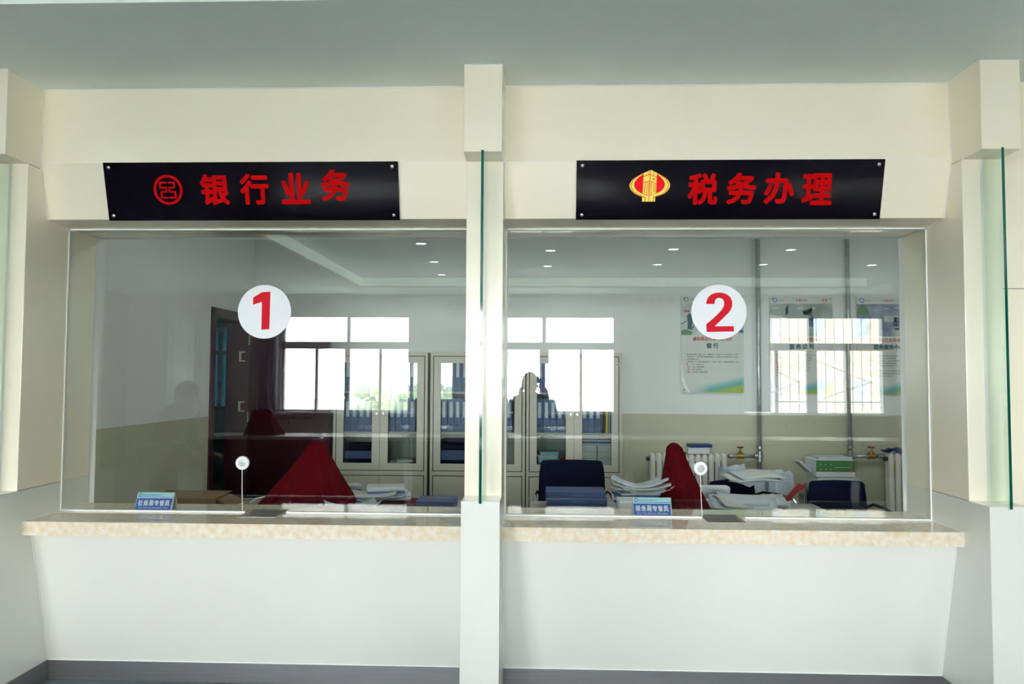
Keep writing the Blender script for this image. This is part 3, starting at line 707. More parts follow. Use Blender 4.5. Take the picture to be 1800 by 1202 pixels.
# ---------------------------------------------------------------- wall posters
HEAD = '虚拟商业社会环境VBSE'
def poster(x0, z1, title, tw, lines, kind, label):
    w_, h_ = .604, .945
    t = thing('wall_poster', label, 'poster', (x0, OB-.022, z1-h_), group='framed posters on the office wall')
    mb = MB().box(0, w_, 0, .02, 0, h_, 'poster'); mb.build('board', t)
    y = -.0012
    mb = MB(); ph0, ph1 = h_-.385, h_-.072
    mb.box(0, w_, y, 0, ph0, ph1, ('photo1', 'photo2', 'photo3')[kind])
    yy = y-.0006
    def R(a, b, c, d, m): mb.prism([(a, ph0+c), (b, ph0+c), (b, ph0+d), (a, ph0+d)], y, yy, 'y', m)
    def Q(pts, m): mb.prism([(a, ph0+c) for a, c in pts], y, yy, 'y', m)
    if kind == 0:
        Q([(.06, .06), (.10, .05), (.11, .12), (.105, .20), (.075, .215), (.055, .18), (.065, .12)], 'printteal')
        Q([(.0, .0), (.10, .0), (.11, .03), (.05, .055), (.0, .045)], 'printgreen'); Q([(.0, .10), (.06, .135), (.06, .145), (.0, .115)], 'printgreen')
        R(.03, .085, .225, .245, 'printred'); Q([(.11, .05), (.13, .10), (.125, .105), (.10, .06)], 'printteal')
        Q([(.55, .03), (.60, .02), (.60, .05), (.55, .055)], 'printblue'); Q([(.15, .0), (.5, .0), (.52, .2), (.2, .22)], 'poster')
    if kind == 1:
        Q([(.15, .20), (.18, .22), (.18, .31), (.15, .27)], 'printteal'); Q([(.157, .215), (.174, .228), (.174, .293), (.157, .262)], 'photo1')
        Q([(.31, .24), (.41, .28), (.41, .08), (.405, .08), (.40, .20), (.33, .20)], 'printteal'); Q([(.32, .21), (.395, .21), (.40, .265), (.32, .235)], 'photo3')
        R(.375, .42, .09, .135, 'printblue'); R(.375, .42, .14, .18, 'printteal'); Q([(.0, .0), (.3, .0), (.28, .15), (.0, .21)], 'poster')
        for a in (.02, .26, .38): Q([(a, .26), (a+.06, .265), (a+.05, .28), (a+.01, .275)], 'poster')
        Q([(.45, .0), (.604, .0), (.604, .14), (.5, .17)], 'photo1')
    if kind == 2:
        Q([(.0, .22), (.08, .20), (.12, .24), (.07, .30), (.02, .29)], 'printgreen'); R(.26, .40, .14, .20, 'photo1')
        Q([(.34, .10), (.46, .09), (.46, .18), (.36, .19)], 'printblue'); Q([(.36, .06), (.50, .07), (.56, .12), (.5, .15), (.36, .12)], 'photo1')
        Q([(.33, .0), (.56, .0), (.57, .10), (.34, .08)], 'photo2'); R(.565, .575, .0, .11, 'printteal')
        for a in range(4): Q([(.15+a*.1, .25+.01*a), (.22+a*.1, .255+.01*a), (.21+a*.1, .265+.01*a), (.16+a*.1, .262+.01*a)], 'photo1')
    mb.build('picture', t)
    mb = MB()
    n = 28
    for i in range(n):
        a, b = 2*PI*i/n, 2*PI*(i+1)/n; ox, oz = .052, h_-.037
        mb.poly([(ox+.022*math.cos(a), y, oz+.022*math.sin(a)), (ox+.022*math.cos(b), y, oz+.022*math.sin(b)), (ox+.015*math.cos(b), y, oz+.015*math.sin(b)), (ox+.015*math.cos(a), y, oz+.015*math.sin(a))], 'printblue')
    R2 = lambda a, b, c, d, m: mb.box(a, b, y, 0, c, d, m)
    put_text(mb, '实训中心', 'printgrey', .082, .145, h_-.045, h_-.030, y)
    put_text(mb, '新道', 'printred', .255, .300, h_-.050, h_-.025, y, bold=.02)
    put_text(mb, 'seentao', 'printred', .303, .36, h_-.046, h_-.028, y, bold=.01)
    put_text(mb, '用友', 'redvivid', .500, .560, h_-.050, h_-.022, y, bold=.03)
    put_text(mb, 'ufida', 'printgrey', .508, .552, h_-.066, h_-.056, y)
    mb.build('header_print', t)
    mb = MB(); put_text(mb, HEAD, 'printred', .112, .492, h_-.441, h_-.400, y, bold=.022); mb.build('heading', t)
    mb = MB(); bold_char(mb, title, 'printteal', .302-tw/2, .302+tw/2, h_-.515, h_-.462, y, .0022); mb.build('title', t)
    mb = MB(); z = h_-.580
    for ln_ in lines:
        if ln_:
            red = 0
            me, a, b, c, d = text_mesh(ln_); w2 = min(.50, (b-a)*.0158)
            if ln_[0].isdigit():
                put_text(mb, ln_[:3], 'printred', .052, .052+.0158*3*.85, z, z+.0145, y, bold=.012)
                put_text(mb, ln_[3:], 'printgrey', .052+.0158*3.4, .052+w2+.01, z, z+.0145, y, bold=.012)
            else: put_text(mb, ln_, 'printgrey', .052, .052+w2, z, z+.0145, y, bold=.012)
        z -= .0245
    mb.build('body_text', t)
    # printed wave along the bottom
    me = bpy.data.meshes.new('wave_print'); me.from_pydata([(0.001, y, .001), (w_-.001, y, .001), (w_-.001, y, .20), (0.001, y, .20)], [], [(0, 1, 2, 3)])
    uv = me.uv_layers.new(); 
    for i, c in enumerate(((0, 0), (1, 0), (1, 1), (0, 1))): uv.data[i].uv = c
    me.materials.append(M['wave']); o = bpy.data.objects.new('wave_print', me); C.objects.link(o); o.parent = t
    mb = MB(); mb.poly([(0, y-.0006, .30), (.004, y-.0006, .30), (.020, y-.0006, .16), (.045, y-.0006, .07), (.085, y-.0006, .0), (.055, y-.0006, .0), (.0, y-.0006, .12)], 'white'); mb.build('ribbon_print', t)
    for sx in (.025, w_-.025):
        for sz in (.025, h_-.025): MB().lathe([(.008, -.001), (.008, -.006), (.005, -.008)], 'chrome', (sx, 0, sz), axis='y', n=14).build('screw', t)
    return t
L1 = ['银行是通过存款、贷款、汇兑、储蓄等业务，承担信用中介的金融机构。银行是', '金融机构之一，而且是最主要的金融机构，它主要的业务范围有吸收公众存款、', '发放贷款等业务。', '在实训中心中，银行主要办理开户、转账、结算、代缴税款等职能工作。', '1. 开户：办理企业开户。', '2. 结算：办理转账结算。', '3. 贷款：办理贷款。', '4. 代收代缴：代收各类税费。']
L2 = ['服务公司是为企业提供服务的机构，在实训中心中承担', '企业所需的各项服务工作，主要业务包括人才招聘、', '1. 办理人才招聘与培训服务，收取相应的费用等。', '2. 办理广告宣传业务，企业参加商品交易会等。', '3. 办理认证业务，受理企业各项资格认证工作。', '4. 代办其他服务业务，为企业提供商旅服务等。', '提供办公用品销售、文件打印等各项日常服务。', '为实训学员提供各项支持与帮助，', '保证实训工作顺利进行。']
L3 = ['政务服务中心是由政府部门组成的综合服务机构，', '包括工商行政管理局、税务局、社会保障局等，', '为企业办理工商注册、税务登记、社保登记等业务。', '在实训中心中，政务服务中心代表政府职能部门，', '对企业进行监督管理，并提供各项政务服务工作。', '', '政务服务中心的主要职责是，依法为企业提供服务，', '受理企业的各项申请，并按照规定进行审核与办理，', '维护市场经济秩序，保障各方合法权益。']
poster(1.642, 2.305, '银 行', .115, L1, 0, 'poster with the title 银行 behind the number 2 sticker')
poster(2.500, 2.300, '服 务 公 司', .235, L2, 1, 'poster with the title 服务公司 between the two steel pipes')
poster(3.335, 2.298, '政务服务中心', .29, L3, 2, 'poster with the title 政务服务中心 at the right edge of the window')
# ---------------------------------------------------------------- pipes, valves, radiators
def riser(x, label, z_t):
    t = thing('heating_pipe', label, 'pipe', (x, 3.655, 0), group='steel heating pipes on the back wall')
    MB().cyl((0, 0, 0), (0, 0, OC), .0215, 'galv', 18).build('riser', t, smooth=True)
    d = -1 if x < 3 else 1; e = (2.075-2.377) if d < 0 else (3.55-3.235)
    MB().cyl((0, 0, z_t), (e, 0, z_t), .017, 'galv', 16).build('branch', t, smooth=True)
    mb = MB(); mb.cyl((0, 0, z_t-.05), (0, 0, z_t+.05), .029, 'galv').cyl((0, 0, z_t), (d*.05, 0, z_t), .025, 'galv'); 
    mb.cyl((0, 0, z_t+.075), (0, 0, z_t+.095), .030, 'galv'); mb.build('fitting', t, smooth=False)
    vx = -.184 if d < 0 else .199
    v = MB(); v.cyl((vx-.035, 0, z_t), (vx+.035, 0, z_t), .026, 'brass', 8).cyl((vx, 0, z_t), (vx, 0, z_t+.04), .020, 'brass', 12).cyl((vx, 0, z_t+.04), (vx, 0, z_t+.085), .007, 'brass', 10)
    vv = v.build('valve', t)
    hw = MB(); hw.lathe([(.030, -.005), (.035, 0), (.030, .005), (.024, 0)], 'redpaint', (vx, 0, z_t+.085))
    hw.box(vx-.026, vx+.026, -.004, .004, z_t+.082, z_t+.088, 'redpaint').box(vx-.004, vx+.004, -.026, .026, z_t+.082, z_t+.088, 'redpaint'); hw.build('hand_wheel', vv)
    mb = MB().cyl((e*.97, 0, z_t), (e*.83, 0, z_t), .023, 'galv', 8); mb.build('coupling', t)
    return t
riser(2.377, 'tall steel pipe with a red wheel valve right of the left radiator', .752)
riser(3.235, 'tall steel pipe with a red wheel valve beside the right radiator', .762)
def radiator(x0, n, zt, label):
    t = thing('radiator', label, 'radiator', (x0, 3.60, .10), group='white column radiators below the posters'); hh = zt-.10; p = .0615
    for k in range(n):
        mb = MB(); cx_ = p*(k+.5)
        mb.box(cx_-.022, cx_+.022, -.03, .03, .06, hh-.05, 'rad'); 
        mb.cyl((cx_, -.03, .02), (cx_, -.03, hh-.03), .0265, 'rad', 12).lathe([(.0265, hh-.03), (.024, hh-.012), (.012, hh)], 'rad', (cx_, -.03, 0), n=12)
        mb.cyl((cx_, .03, .02), (cx_, .03, hh-.03), .0265, 'rad', 12).lathe([(.0265, hh-.03), (.024, hh-.012), (.012, hh)], 'rad', (cx_, .03, 0), n=12)
        mb.build('column', t, smooth=False, bevel=0)
    mb = MB()
    for z in (.07, hh-.055): mb.cyl((.01, 0, z), (n*p-.01, 0, z), .026, 'rad', 12)
    mb.build('manifold', t)
    MB().cyl((-.028, 0, hh-.055), (.012, 0, hh-.055), .020, 'ring', 8).build('end_plug', t)
    MB().box(p*.5-.010, p*.5+.010, -.0580, -.0562, hh-.135, hh-.105, 'yellow').build('label_sticker', t)
    for x in (.06, n*p-.06): MB().box(x-.01, x+.01, -.02, .02, -.10, .04, 'rad').build('foot', t)
    return t
radiator(1.312, 12, .782, 'white column radiator behind the right red cloth')
radiator(3.552, 9, .800, 'white column radiator at the right end of the back wall')
t = slab('document_box', 1.775, 3.60, .783, .20, .13, .058, 'cartonw', 0, 'white box lying on the left radiator', 'box')
t = slab('book', 1.79, 3.60, .842, .21, .14, .030, 'bluebox', .06, 'dark blue book on the white box on the radiator', 'book')
o = MB().grid(lambda u, v: (3.53+.27*u, 3.57+.10*v, .812+.022*math.sin(u*9)*math.sin(v*5+1)+.012), 14, 6, 'bluebox').build('blue_rag', smooth=True, solid=.012); tag(o, 'dark blue rag lying on the right radiator', 'cloth')
#@@CLUTTER
# ================================================================ desks and things behind the counter
DZT = .68
def desk(x0, x1, y0, y1, label):
    t = thing('office_desk', label, 'desk', (x0, y0, 0), group='grey office desks behind the counters'); w_, d_ = x1-x0, y1-y0
    MB().box(0, w_, 0, d_, DZT-.025, DZT, 'deskwood').build('tabletop', t, bevel=.003)
    for x in (0, w_-.02): MB().box(x, x+.02, .02, d_-.02, 0, DZT-.025, 'deskwood').build('side_panel', t)
    MB().box(.02, w_-.02, .05, .07, .2, DZT-.025, 'deskwood').build('modesty_panel', t)
    return t
desk(-2.02, -.14, .45, 1.30, 'grey desk behind the left counter')
desk(.20, 2.05, .45, 1.30, 'grey desk behind the right counter')
def cloth_monitor(x, y, hh, top, wb, label, lean=0.0, asym=0.0, z0=DZT, group='red cloths over monitors'):
    """a monitor on a stand, a heavy cloth thrown over it"""
    t = thing('covered_monitor', label, 'monitor', (x, y, z0), group=group)
    m = MB(); m.box(-top*.85, top*.85, -.02, .02, hh*.35, hh-.02, 'blackp').box(-.03, .03, 0, .03, .01, hh*.5, 'blackp').box(-.10, .10, -.06, .08, 0, .012, 'blackp')
    m.build('monitor', t)
    nr, na = 22, 96
    def fn(u, v):
        a = 2*PI*u; r = v
        ca, sa = math.cos(a), math.sin(a)
        sq = lambda c, e: math.copysign(abs(c)**e, c)
        tx, ty = top*sq(ca, .45), .04*sq(sa, .45)
        bx, by = abs(wb[1] if ca > 0 else wb[0])*abs(sq(ca, .75))*math.copysign(1, ca), .20*sq(sa, .75)
        if r < .18:
            k = r/.18; X = tx*k; Y = ty*k; Z = hh + .034*(1-k*k) - asym*X
        else:
            k = (r-.18)/.82; kk = k**1.15
            X = tx+(bx-tx)*kk; Y = ty+(by-ty)*kk; Z = (hh-asym*tx)*(1-k)+.004
            cr = 1-2*abs(math.sin(a*3.5+1.1+x))**.8 + .5*(1-2*abs(math.sin(a*6+2.3+x))**.8)
            fold = k**.8*cr
            X *= 1+fold*.035; Y *= 1+fold*.24
            if r > .99: Z = .004
        return (X+lean*(Z/hh), Y, Z)
    MB().grid(fn, na, nr, 'cloth').build('cloth', t, smooth=True, solid=.003)
    return t
cloth_monitor(-1.135, .92, .385, .055, (-.37, .29), 'dark red cloth draped over a monitor behind the left counter', asym=-.25)
cloth_monitor(1.115, .92, .39, .045, (-.14, .20), 'dark red cloth draped over a monitor behind the right counter', lean=-.03)
# cloth lying on the left desk
def flat_cloth(u, v):
    x = -1.05+.62*u; y = .78+.42*v
    return (x, y, DZT+.008+.035*abs(math.sin(u*6+v*3))*math.sin(PI*min(1, v*1.2))*(.4+.9*u*(1-u)*2)+(.03 if u > .75 else 0)*math.sin(PI*u))
tag(MB().grid(flat_cloth, 40, 24, 'cloth').build('red_cloth', smooth=True, solid=.004), 'dark red cloth spread under the papers on the left desk', 'cloth')
# curled loose papers
def sheets(name, x, y, z, n, w_, d_, label, rz=0.0, curl=.05, spread=.03, tilt=0.0, group='loose papers on the office desks', mats=('paper', 'paper2')):
    t = thing(name, label, 'papers', (x, y, z), rz, group)
    for k in range(n):
        dx, dy, a = random.uniform(-spread, spread), random.uniform(-spread, spread), random.uniform(-.35, .35)
        cu = curl*random.uniform(.3, 1.2)
        def fn(u, v):
            X, Y = (u-.5)*w_, (v-.5)*d_
            Z = cu*((2*u-1)**2) + .006*math.sin(v*5+k) + tilt*Y
            c_, s_ = math.cos(a), math.sin(a)
            return (X*c_-Y*s_+dx, X*s_+Y*c_+dy, Z+.004+k*.0075)
        MB().grid(fn, 8, 4, mats[k % len(mats)]).build('sheet', t, smooth=True, solid=.0012)
    return t
def stack(name, x, y, z, n, w_, d_, th, label, rz=0.0, mats=('paper', 'paper2', 'paper', 'paperblue'), jit=.02, group='paper stacks on the office desks'):
    t = thing(name, label, 'papers', (x, y, z), rz, group)
    for k in range(n):
        a = random.uniform(-.15, .15); dx, dy = random.uniform(-jit, jit), random.uniform(-jit, jit)
        MB().box(-w_/2, w_/2, -d_/2, d_/2, 0, th*.96, mats[k % len(mats)]).build('bundle', t, loc=(dx, dy, k*th), rot=(0, 0, a), bevel=.0015)
    return t
sheets('loose_papers', -.88, .74, DZT+.010, 5, .30, .21, 'spread of curled white papers lying in front of the red cloth', .1, .03, .06)
stack('paper_stack', -.72, 1.16, DZT+.03, 6, .24, .17, .014, 'stack of white papers with blue edges on the red cloth', .2)
sheets('loose_papers', -.80, .98, DZT+.045, 4, .30, .2, 'rumpled white papers between the stack and the red cloth', -.2, .025, .05)
stack('paper_stack', -1.00, 1.22, DZT+.012, 7, .12, .12, .014, 'small untidy paper pile right of the left red cloth', .5, mats=('paper', 'paperblue', 'paper'), jit=.015)
def filebox(x, y, z, w_, d_, h_, rz, label, group):
    t = thing('file_box', label, 'box', (x, y, z), rz, group)
    MB().box(-w_/2, w_/2, -d_/2, d_/2, 0, h_*.97, 'bluebox').build('body', t, bevel=.002)
    MB().box(-w_/2-.0015, w_/2+.0015, -d_/2-.0015, d_/2+.0015, h_*.80, h_, 'bluebox').build('lid', t, bevel=.002)
    MB().box(-.05, .05, -d_/2-.0035, -d_/2-.002, h_*.25, h_*.6, 'binder').build('label_plate', t)
    return t
filebox(-.385, 1.02, DZT, .235, .24, .052, 0, 'blue file box lying on the left desk beside the pillar', 'blue file boxes')
filebox(.49, 1.08, DZT, .37, .25, .036, .0, 'lowest blue file box of the stack in front of the navy chair', 'blue file boxes')
filebox(.49, 1.08, DZT+.037, .37, .25, .036, .02, 'middle blue file box of the stack in front of the navy chair', 'blue file boxes')
filebox(.485, 1.08, DZT+.074, .37, .25, .036, -.02, 'top blue file box of the stack in front of the navy chair', 'blue file boxes')
# upright pale card box and fanned papers on the right desk
slab('card_box', .822, .62, DZT, .225, .16, .125, 'cartonw', 0, 'pale box behind the tax name plate, papers on top', 'box')
stack('paper_stack', .87, .98, DZT, 9, .24, .2, .013, 'thick pile of papers left of the right red cloth', .1)
sheets('loose_papers', .90, .90, DZT+.118, 7, .34, .22, 'fan of curled white papers on the paper pile', .0, .045, .04)
sheets('loose_papers', 1.55, .98, DZT+.02, 7, .40, .26, 'spread white papers right of the right red cloth', -.08, .018, .05, tilt=.12)
stack('paper_stack', 1.53, 1.16, DZT, 4, .36, .2, .009, 'low paper stack under the spread white papers', .0, mats=('paper', 'paper2', 'paperblue', 'paper'))
# label carton with printed lines, standing
t = thing('carton', 'white carton with red print leaning behind the right red cloth', 'box', (1.455, 1.36, .0))
zb_ = .56
MB().box(-.12, .075, 0, .10, zb_, .775, 'cartonw').build('body', t, bevel=.002)
mb = MB()
for i in range(4): put_text(mb, ('2.电源适配器 1', '3.说明书 1', '4.保修卡 1', '5.数据连接线 1')[i], 'printgrey', -.085, .045, .752-i*.018, .760-i*.018, -.0008)
put_text(mb, '电源', 'printred', -.005, .035, .645, .665, -.0008, bold=.03); put_text(mb, 'Founder 方正', 'printred', -.05, .06, .612, .632, -.0008, bold=.02)
mb.build('print', t)
# side table carrying carton, bags and the printer cartons
def lowtable(x0, x1, y0, y1, z, label):
    t = thing('side_table', label, 'table', (x0, y0, 0)); w_, d_ = x1-x0, y1-y0
    MB().box(0, w_, 0, d_, z-.025, z, 'deskwood').build('tabletop', t)
    for x in (.03, w_-.03):
        for y in (.03, d_-.03): MB().box(x-.02, x+.02, y-.02, y+.02, 0, z-.025, 'deskwood').build('leg', t)
    return t
lowtable(1.33, 1.56, 1.32, 1.52, .559, 'small table carrying the white carton')
lowtable(1.70, 2.32, 2.35, 2.80, .40, 'low table under the pale plastic bags')
lowtable(2.68, 3.16, 3.12, 3.52, .46, 'low table under the green carton')
def bagfn(w_, d_, hh, sd):
    def fn(u, v):
        a = 2*PI*u; ca, sa = math.cos(a), math.sin(a); r = 1-.12*v**2+.04*math.sin(a*5+sd)+.05*math.sin(a*9+v*5+sd)*v
        X = math.copysign(abs(ca)**.6, ca)*w_*r; Y = math.copysign(abs(sa)**.6, sa)*d_*r
        Z = hh*v + (.022*math.sin(a*2+sd)+.010*math.sin(a*5+sd*2))*v
        return (X, Y, Z)
    return fn
for x, y, w_, hh, sd, lb in ((1.83, 2.5, .115, .375, .5, 'pale plastic bag full of paper, taller one behind the loose papers'), (2.035, 2.56, .068, .30, 2.1, 'pale plastic bag slumped between the two larger bags'), (2.215, 2.52, .105, .33, 4.0, 'pale plastic bag of papers in front of the steel pipe')):
    f = bagfn(w_, .11, hh, sd); mb = MB().grid(f, 48, 10, 'bag')
    mb.grid(lambda u, v: tuple(Vector(f(u, 1))*(1-v)+Vector((0, 0, hh*.85))*v), 48, 3, 'bag')
    tag(mb.build('plastic_bag', loc=(x, y, .402), smooth=True), lb, 'bag', 'pale bags of paper by the radiator')
# small cartons with the green one
slab('carton', 2.905, 3.30, .461, .31, .30, .165, 'cartonw', 0, 'plain white carton under the green striped carton', 'box')
t = thing('printer_carton', 'green striped carton on top of the white carton', 'box', (2.90, 3.29, .627))
MB().box(-.17, .17, -.15, .15, 0, .15, 'cartonw').build('body', t, bevel=.002)
mb = MB(); mb.box(-.1705, .1705, -.1515, -.1495, .045, .145, 'green'); mb.build('green_band', t)
mb = MB()
for i in range(3):
    for j in range(2): mb.box(-.135+i*.045, -.128+i*.045, -.1525, -.151, .060+j*.045, .068+j*.045, 'white')
mb.box(.11, .14, -.1525, -.151, .055, .068, 'redvivid').box(-.01, .12, -.1525, -.151, .083, .085, 'white'); mb.build('print', t)
slab('document_box', 2.92, 3.30, .778, .30, .22, .018, 'paper', 0, 'thin white folder on top of the green carton', 'folder')
o = MB().box(-.07, .07, -.09, .09, -.012, .012, 'paper').build('booklet', loc=(2.672, 3.32, .705), rot=(0, .75, 0)); tag(o, 'white booklet leaning against the green carton', 'booklet')
# chairs
def chair(x, y, rz, w_, ztop, kind, label):
    t = thing('office_chair', label, 'chair', (x, y, 0), rz, 'office chairs'); s_ = w_/2
    def seat(u, v): return ((u-.5)*w_*.95, (v-.5)*.44, .44+.012*math.cos((v-.5)*3))
    MB().grid(seat, 6, 8, 'navy').build('seat', t, smooth=True, solid=.05, bevel=.012)
    zb_ = ztop-.40
    def back(u, v):
        X = (u-.5)*2; edge = 1-.07*abs(2*v-1)**4
        zt = v + (.03*(1-X*X) if v > .5 else 0)
        return (X*s_*edge*(1.02-.05*v), .215+.045*v-.025*(1-X*X), zb_+.40*zt)
    MB().grid(back, 14, 10, 'navy').build('backrest', t, smooth=True, solid=.045, bevel=.014)
    m = 'chrome' if kind == 0 else 'blackp'
    for sx in (-1, 1):
        fr = [(sx*s_*.9, .18, .02), (sx*s_*.9, -.18, .02), (sx*s_*.9, -.22, .06), (sx*s_*.9, -.22, .38), (sx*s_*.9, -.18, .42), (sx*s_*.9, .20, .42), (sx*s_*.95, .25, .47), (sx*s_*(1.0 if kind else .9), .285, ztop-.02 if kind else ztop-.15)]
        MB().tube(fr, .012, m).build('frame_tube', t, smooth=True)
        MB().tube([(sx*s_*1.0, .24, .62), (sx*s_*1.08, .16, .655), (sx*s_*1.1, .0, .655), (sx*s_*1.1, -.14, .64), (sx*s_*1.05, -.20, .58), (sx*s_*.95, -.215, .40)], .011, m).build('armrest', t, smooth=True)
    MB().tube([(-s_*.9, .18, .02), (s_*.9, .18, .02)], .012, m).build('floor_bar', t)
    return t
chair(.505, 1.78, PI*0, .50, .868, 0, 'navy office chair behind the blue file boxes')
chair(2.30, 1.30, 0, .395, .795, 1, 'black framed chair near the right radiator')
chair(1.80, 1.75, .45, .42, .74, 0, 'dark chair heaped with papers in front of the pale bags')
sheets('loose_papers', 1.86, 1.90, .765, 6, .36, .26, 'crumpled papers heaped over the dark chair back', .3, -.03, .05, tilt=.1)
o = MB().prism([(-.016, 0), (.016, 0), (.016, .14), (.032, .15), (.026, .19), (-.016, .17)], 0, .02, 'y', 'redpaint').build('red_tool', loc=(1.85, 1.27, DZT+.001), rot=(0, .75, 0)); tag(o, 'small red handled tool leaning right of the papers', 'tool')
o = MB().tube([(-1.58, 1.0, DZT+.012), (-1.55, 1.05, DZT+.035), (-1.5, 1.08, DZT+.045), (-1.44, 1.1, DZT+.04)], .006, 'bead', 8).build('cable', smooth=True); tag(o, 'pale bent tube standing in for a chair arm beside the left red cloth', 'cable')  # bent tube in place of a chair's curved chrome arm
# open brown carton on the left desk
t = thing('open_carton', 'open brown cardboard carton behind the social security name plate', 'box', (-1.90, .80, 0))
lowz = DZT
mb = MB(); mb.box(-.10, .18, .02, .024, lowz, .745, 'cardboard').box(-.10, .18, .24, .244, lowz, .745, 'cardboard').box(-.104, -.10, .02, .244, lowz, .745, 'cardboard').box(.18, .184, .02, .244, lowz, .745, 'cardboard').box(-.10, .18, .02, .244, lowz, lowz+.004, 'cardboard')
mb.build('body', t)
MB().poly([(-.24, .235, .765), (.20, .235, .765), (.17, .02, .745), (-.10, .02, .745)], 'cardboard').build('flap', t, solid=.004)
MB().poly([(.184, .02, .745), (.184, .24, .745), (.29, .24, .705), (.26, .04, .70)], 'cardboard').build('flap', t, solid=.004)
# ---------------------------------------------------------------- name plates on the counters
def plate(x, y, title, eng, label):
    t = thing('name_plate', label, 'name plate', (x, y, .8136), group='blue name plates on the counters'); w_, hh, dp = .184, .086, .036
    h2 = w_/2
    mb = MB(); mb.prism([(0, 0), (dp, hh), (dp+.003, hh), (.003, 0)], -h2-.003, h2+.006, 'x', 'acrylic'); mb.prism([(2*dp, 0), (dp+.003, hh), (dp, hh), (2*dp-.003, 0)], -h2-.003, h2+.006, 'x', 'acrylic')
    mb.build('acrylic_tent', t)
    ang = math.atan2(dp, hh); Lh = math.hypot(dp, hh)
    T = Matrix.Rotation(-ang, 4, 'X')
    c = bpy.data.objects.new('card', None)
    mb = MB(); e = -.0012
    mb.box(-h2, h2, e, 0, .004, Lh*.665, 'cardblue').box(-h2, h2, e, 0, Lh*.665, Lh*.70, 'white').box(-h2, h2, e, 0, Lh*.70, Lh*.73, 'cardblue').box(-h2, h2, e, 0, Lh*.73, Lh-.002, 'cardpale')
    o = mb.build('card', t); o.rotation_euler = (-ang, 0, 0)
    mb = MB()
    for i, ch in enumerate(title):
        a = -h2+.010+i*.0278; bold_char(mb, ch, 'binderlabel', a, a+.0245, .0225, .0525, e-.0008, .0012)
    put_text(mb, eng, 'binderlabel', -h2+.016, h2-.014, .0085, .0160, e-.0008, bold=.015)
    put_text(mb, '商业社会环境VBSE实训中心', 'printblue', -h2+.026, h2-.060, Lh*.80, Lh*.80+.0075, e-.0008, bold=.01)
    n = 24
    for i in range(n):
        a, b = 2*PI*i/n, 2*PI*(i+1)/n; ox, oz = -h2+.0145, Lh*.855
        mb.poly([(ox+.0095*math.cos(a), e-.0008, oz+.0095*math.sin(a)), (ox+.0095*math.cos(b), e-.0008, oz+.0095*math.sin(b)), (ox+.006*math.cos(b), e-.0008, oz+.006*math.sin(b)), (ox+.006*math.cos(a), e-.0008, oz+.006*math.sin(a))], 'printblue')
    o = mb.build('lettering', t); o.rotation_euler = (-ang, 0, 0)
    return t
plate(-1.712, .035, '社保局专管员', 'The Social Security Administration Officer', 'blue name plate reading 社保局专管员 on the left counter')
plate(.820, .035, '税务局专管员', 'The Tax Bureau Member', 'blue name plate reading 税务局专管员 on the right counter')
#@@HALL
# ================================================================ things in the hall, seen mirrored in the glass
def hall_table(x0, x1, y, label):
    t = thing('long_table', label, 'table', (x0, y, 0), group='white tables in the hall'); w_ = x1-x0
    MB().box(0, w_, 0, .6, .715, .745, 'tablew').build('tabletop', t, bevel=.003)
    MB().box(.05, w_-.05, .56, .575, .015, .70, 'trousers').build('modesty_panel', t)  # dark, matte and floor-length to keep the window-lit floor out of the reflection
    for x in (.04, w_-.04):
        for yy in (.06, .54): MB().cyl((x, yy, 0), (x, yy, .715), .018, 'chrome').build('leg', t)
    return t
hall_table(-4.0, -1.4, -6.3, 'long white table under the left hall window')
hall_table(-1.35, 1.35, -6.3, 'long white table in the middle of the hall')
hall_table(1.40, 4.10, -6.3, 'added long white table right of the middle of the hall')  # added to block the bright floor mirrored in the right glass
hall_table(4.15, 6.6, -6.3, 'added long white table under the right hall window')  # also added, continues the row that screens the lit floor
cloth_monitor(-3.32, -6.0, .30, .12, (-.22, .28), 'dark red cloth draped over a monitor on the white hall table', z0=.745, group='red cloths over monitors')
def hung_board(x0, x1, z0, z1, txt, label):
    t = thing('hanging_sign', label, 'sign', ((x0+x1)/2, -6.5, z0), group='white boards hanging in the hall'); w_ = (x1-x0)/2
    MB().box(-w_, w_, -.01, .01, 0, z1-z0, 'frame').build('board', t)
    mb = MB(); put_text(mb, txt, 'printgrey', -w_*.75, w_*.75, (z1-z0)*.55, (z1-z0)*.88, .0108, bold=.02, flip=True); mb.build('lettering', t)
    for x in (-w_*.5, w_*.5): MB().cyl((x, 0, z1-z0), (x, 0, 3.04-z0), .002, 'chrome', 6).build('wire', t)
    return t
hung_board(-3.13, -2.61, 2.36, 2.56, '商 贸 公 司', 'white board hanging from the ceiling at the left of the hall')
hung_board(-1.04, -.52, 2.30, 2.58, '服 务 公 司', 'white board hanging from the ceiling in the middle of the hall')
hung_board(1.51, 2.14, 2.33, 2.62, '制 造 企 业', 'white board hanging from the ceiling at the right of the hall')
radh = radiator(-3.9, 14, .78, 'white radiator under the left hall window'); radh.location = (-3.9, HB+.10, .10); radh['group'] = 'radiators under the hall windows'
r2 = dup(radh, (.2, HB+.10, .10), label='white radiator under the middle hall window')
r3 = dup(radh, (4.3, HB+.10, .10), label='white radiator under the right hall window')
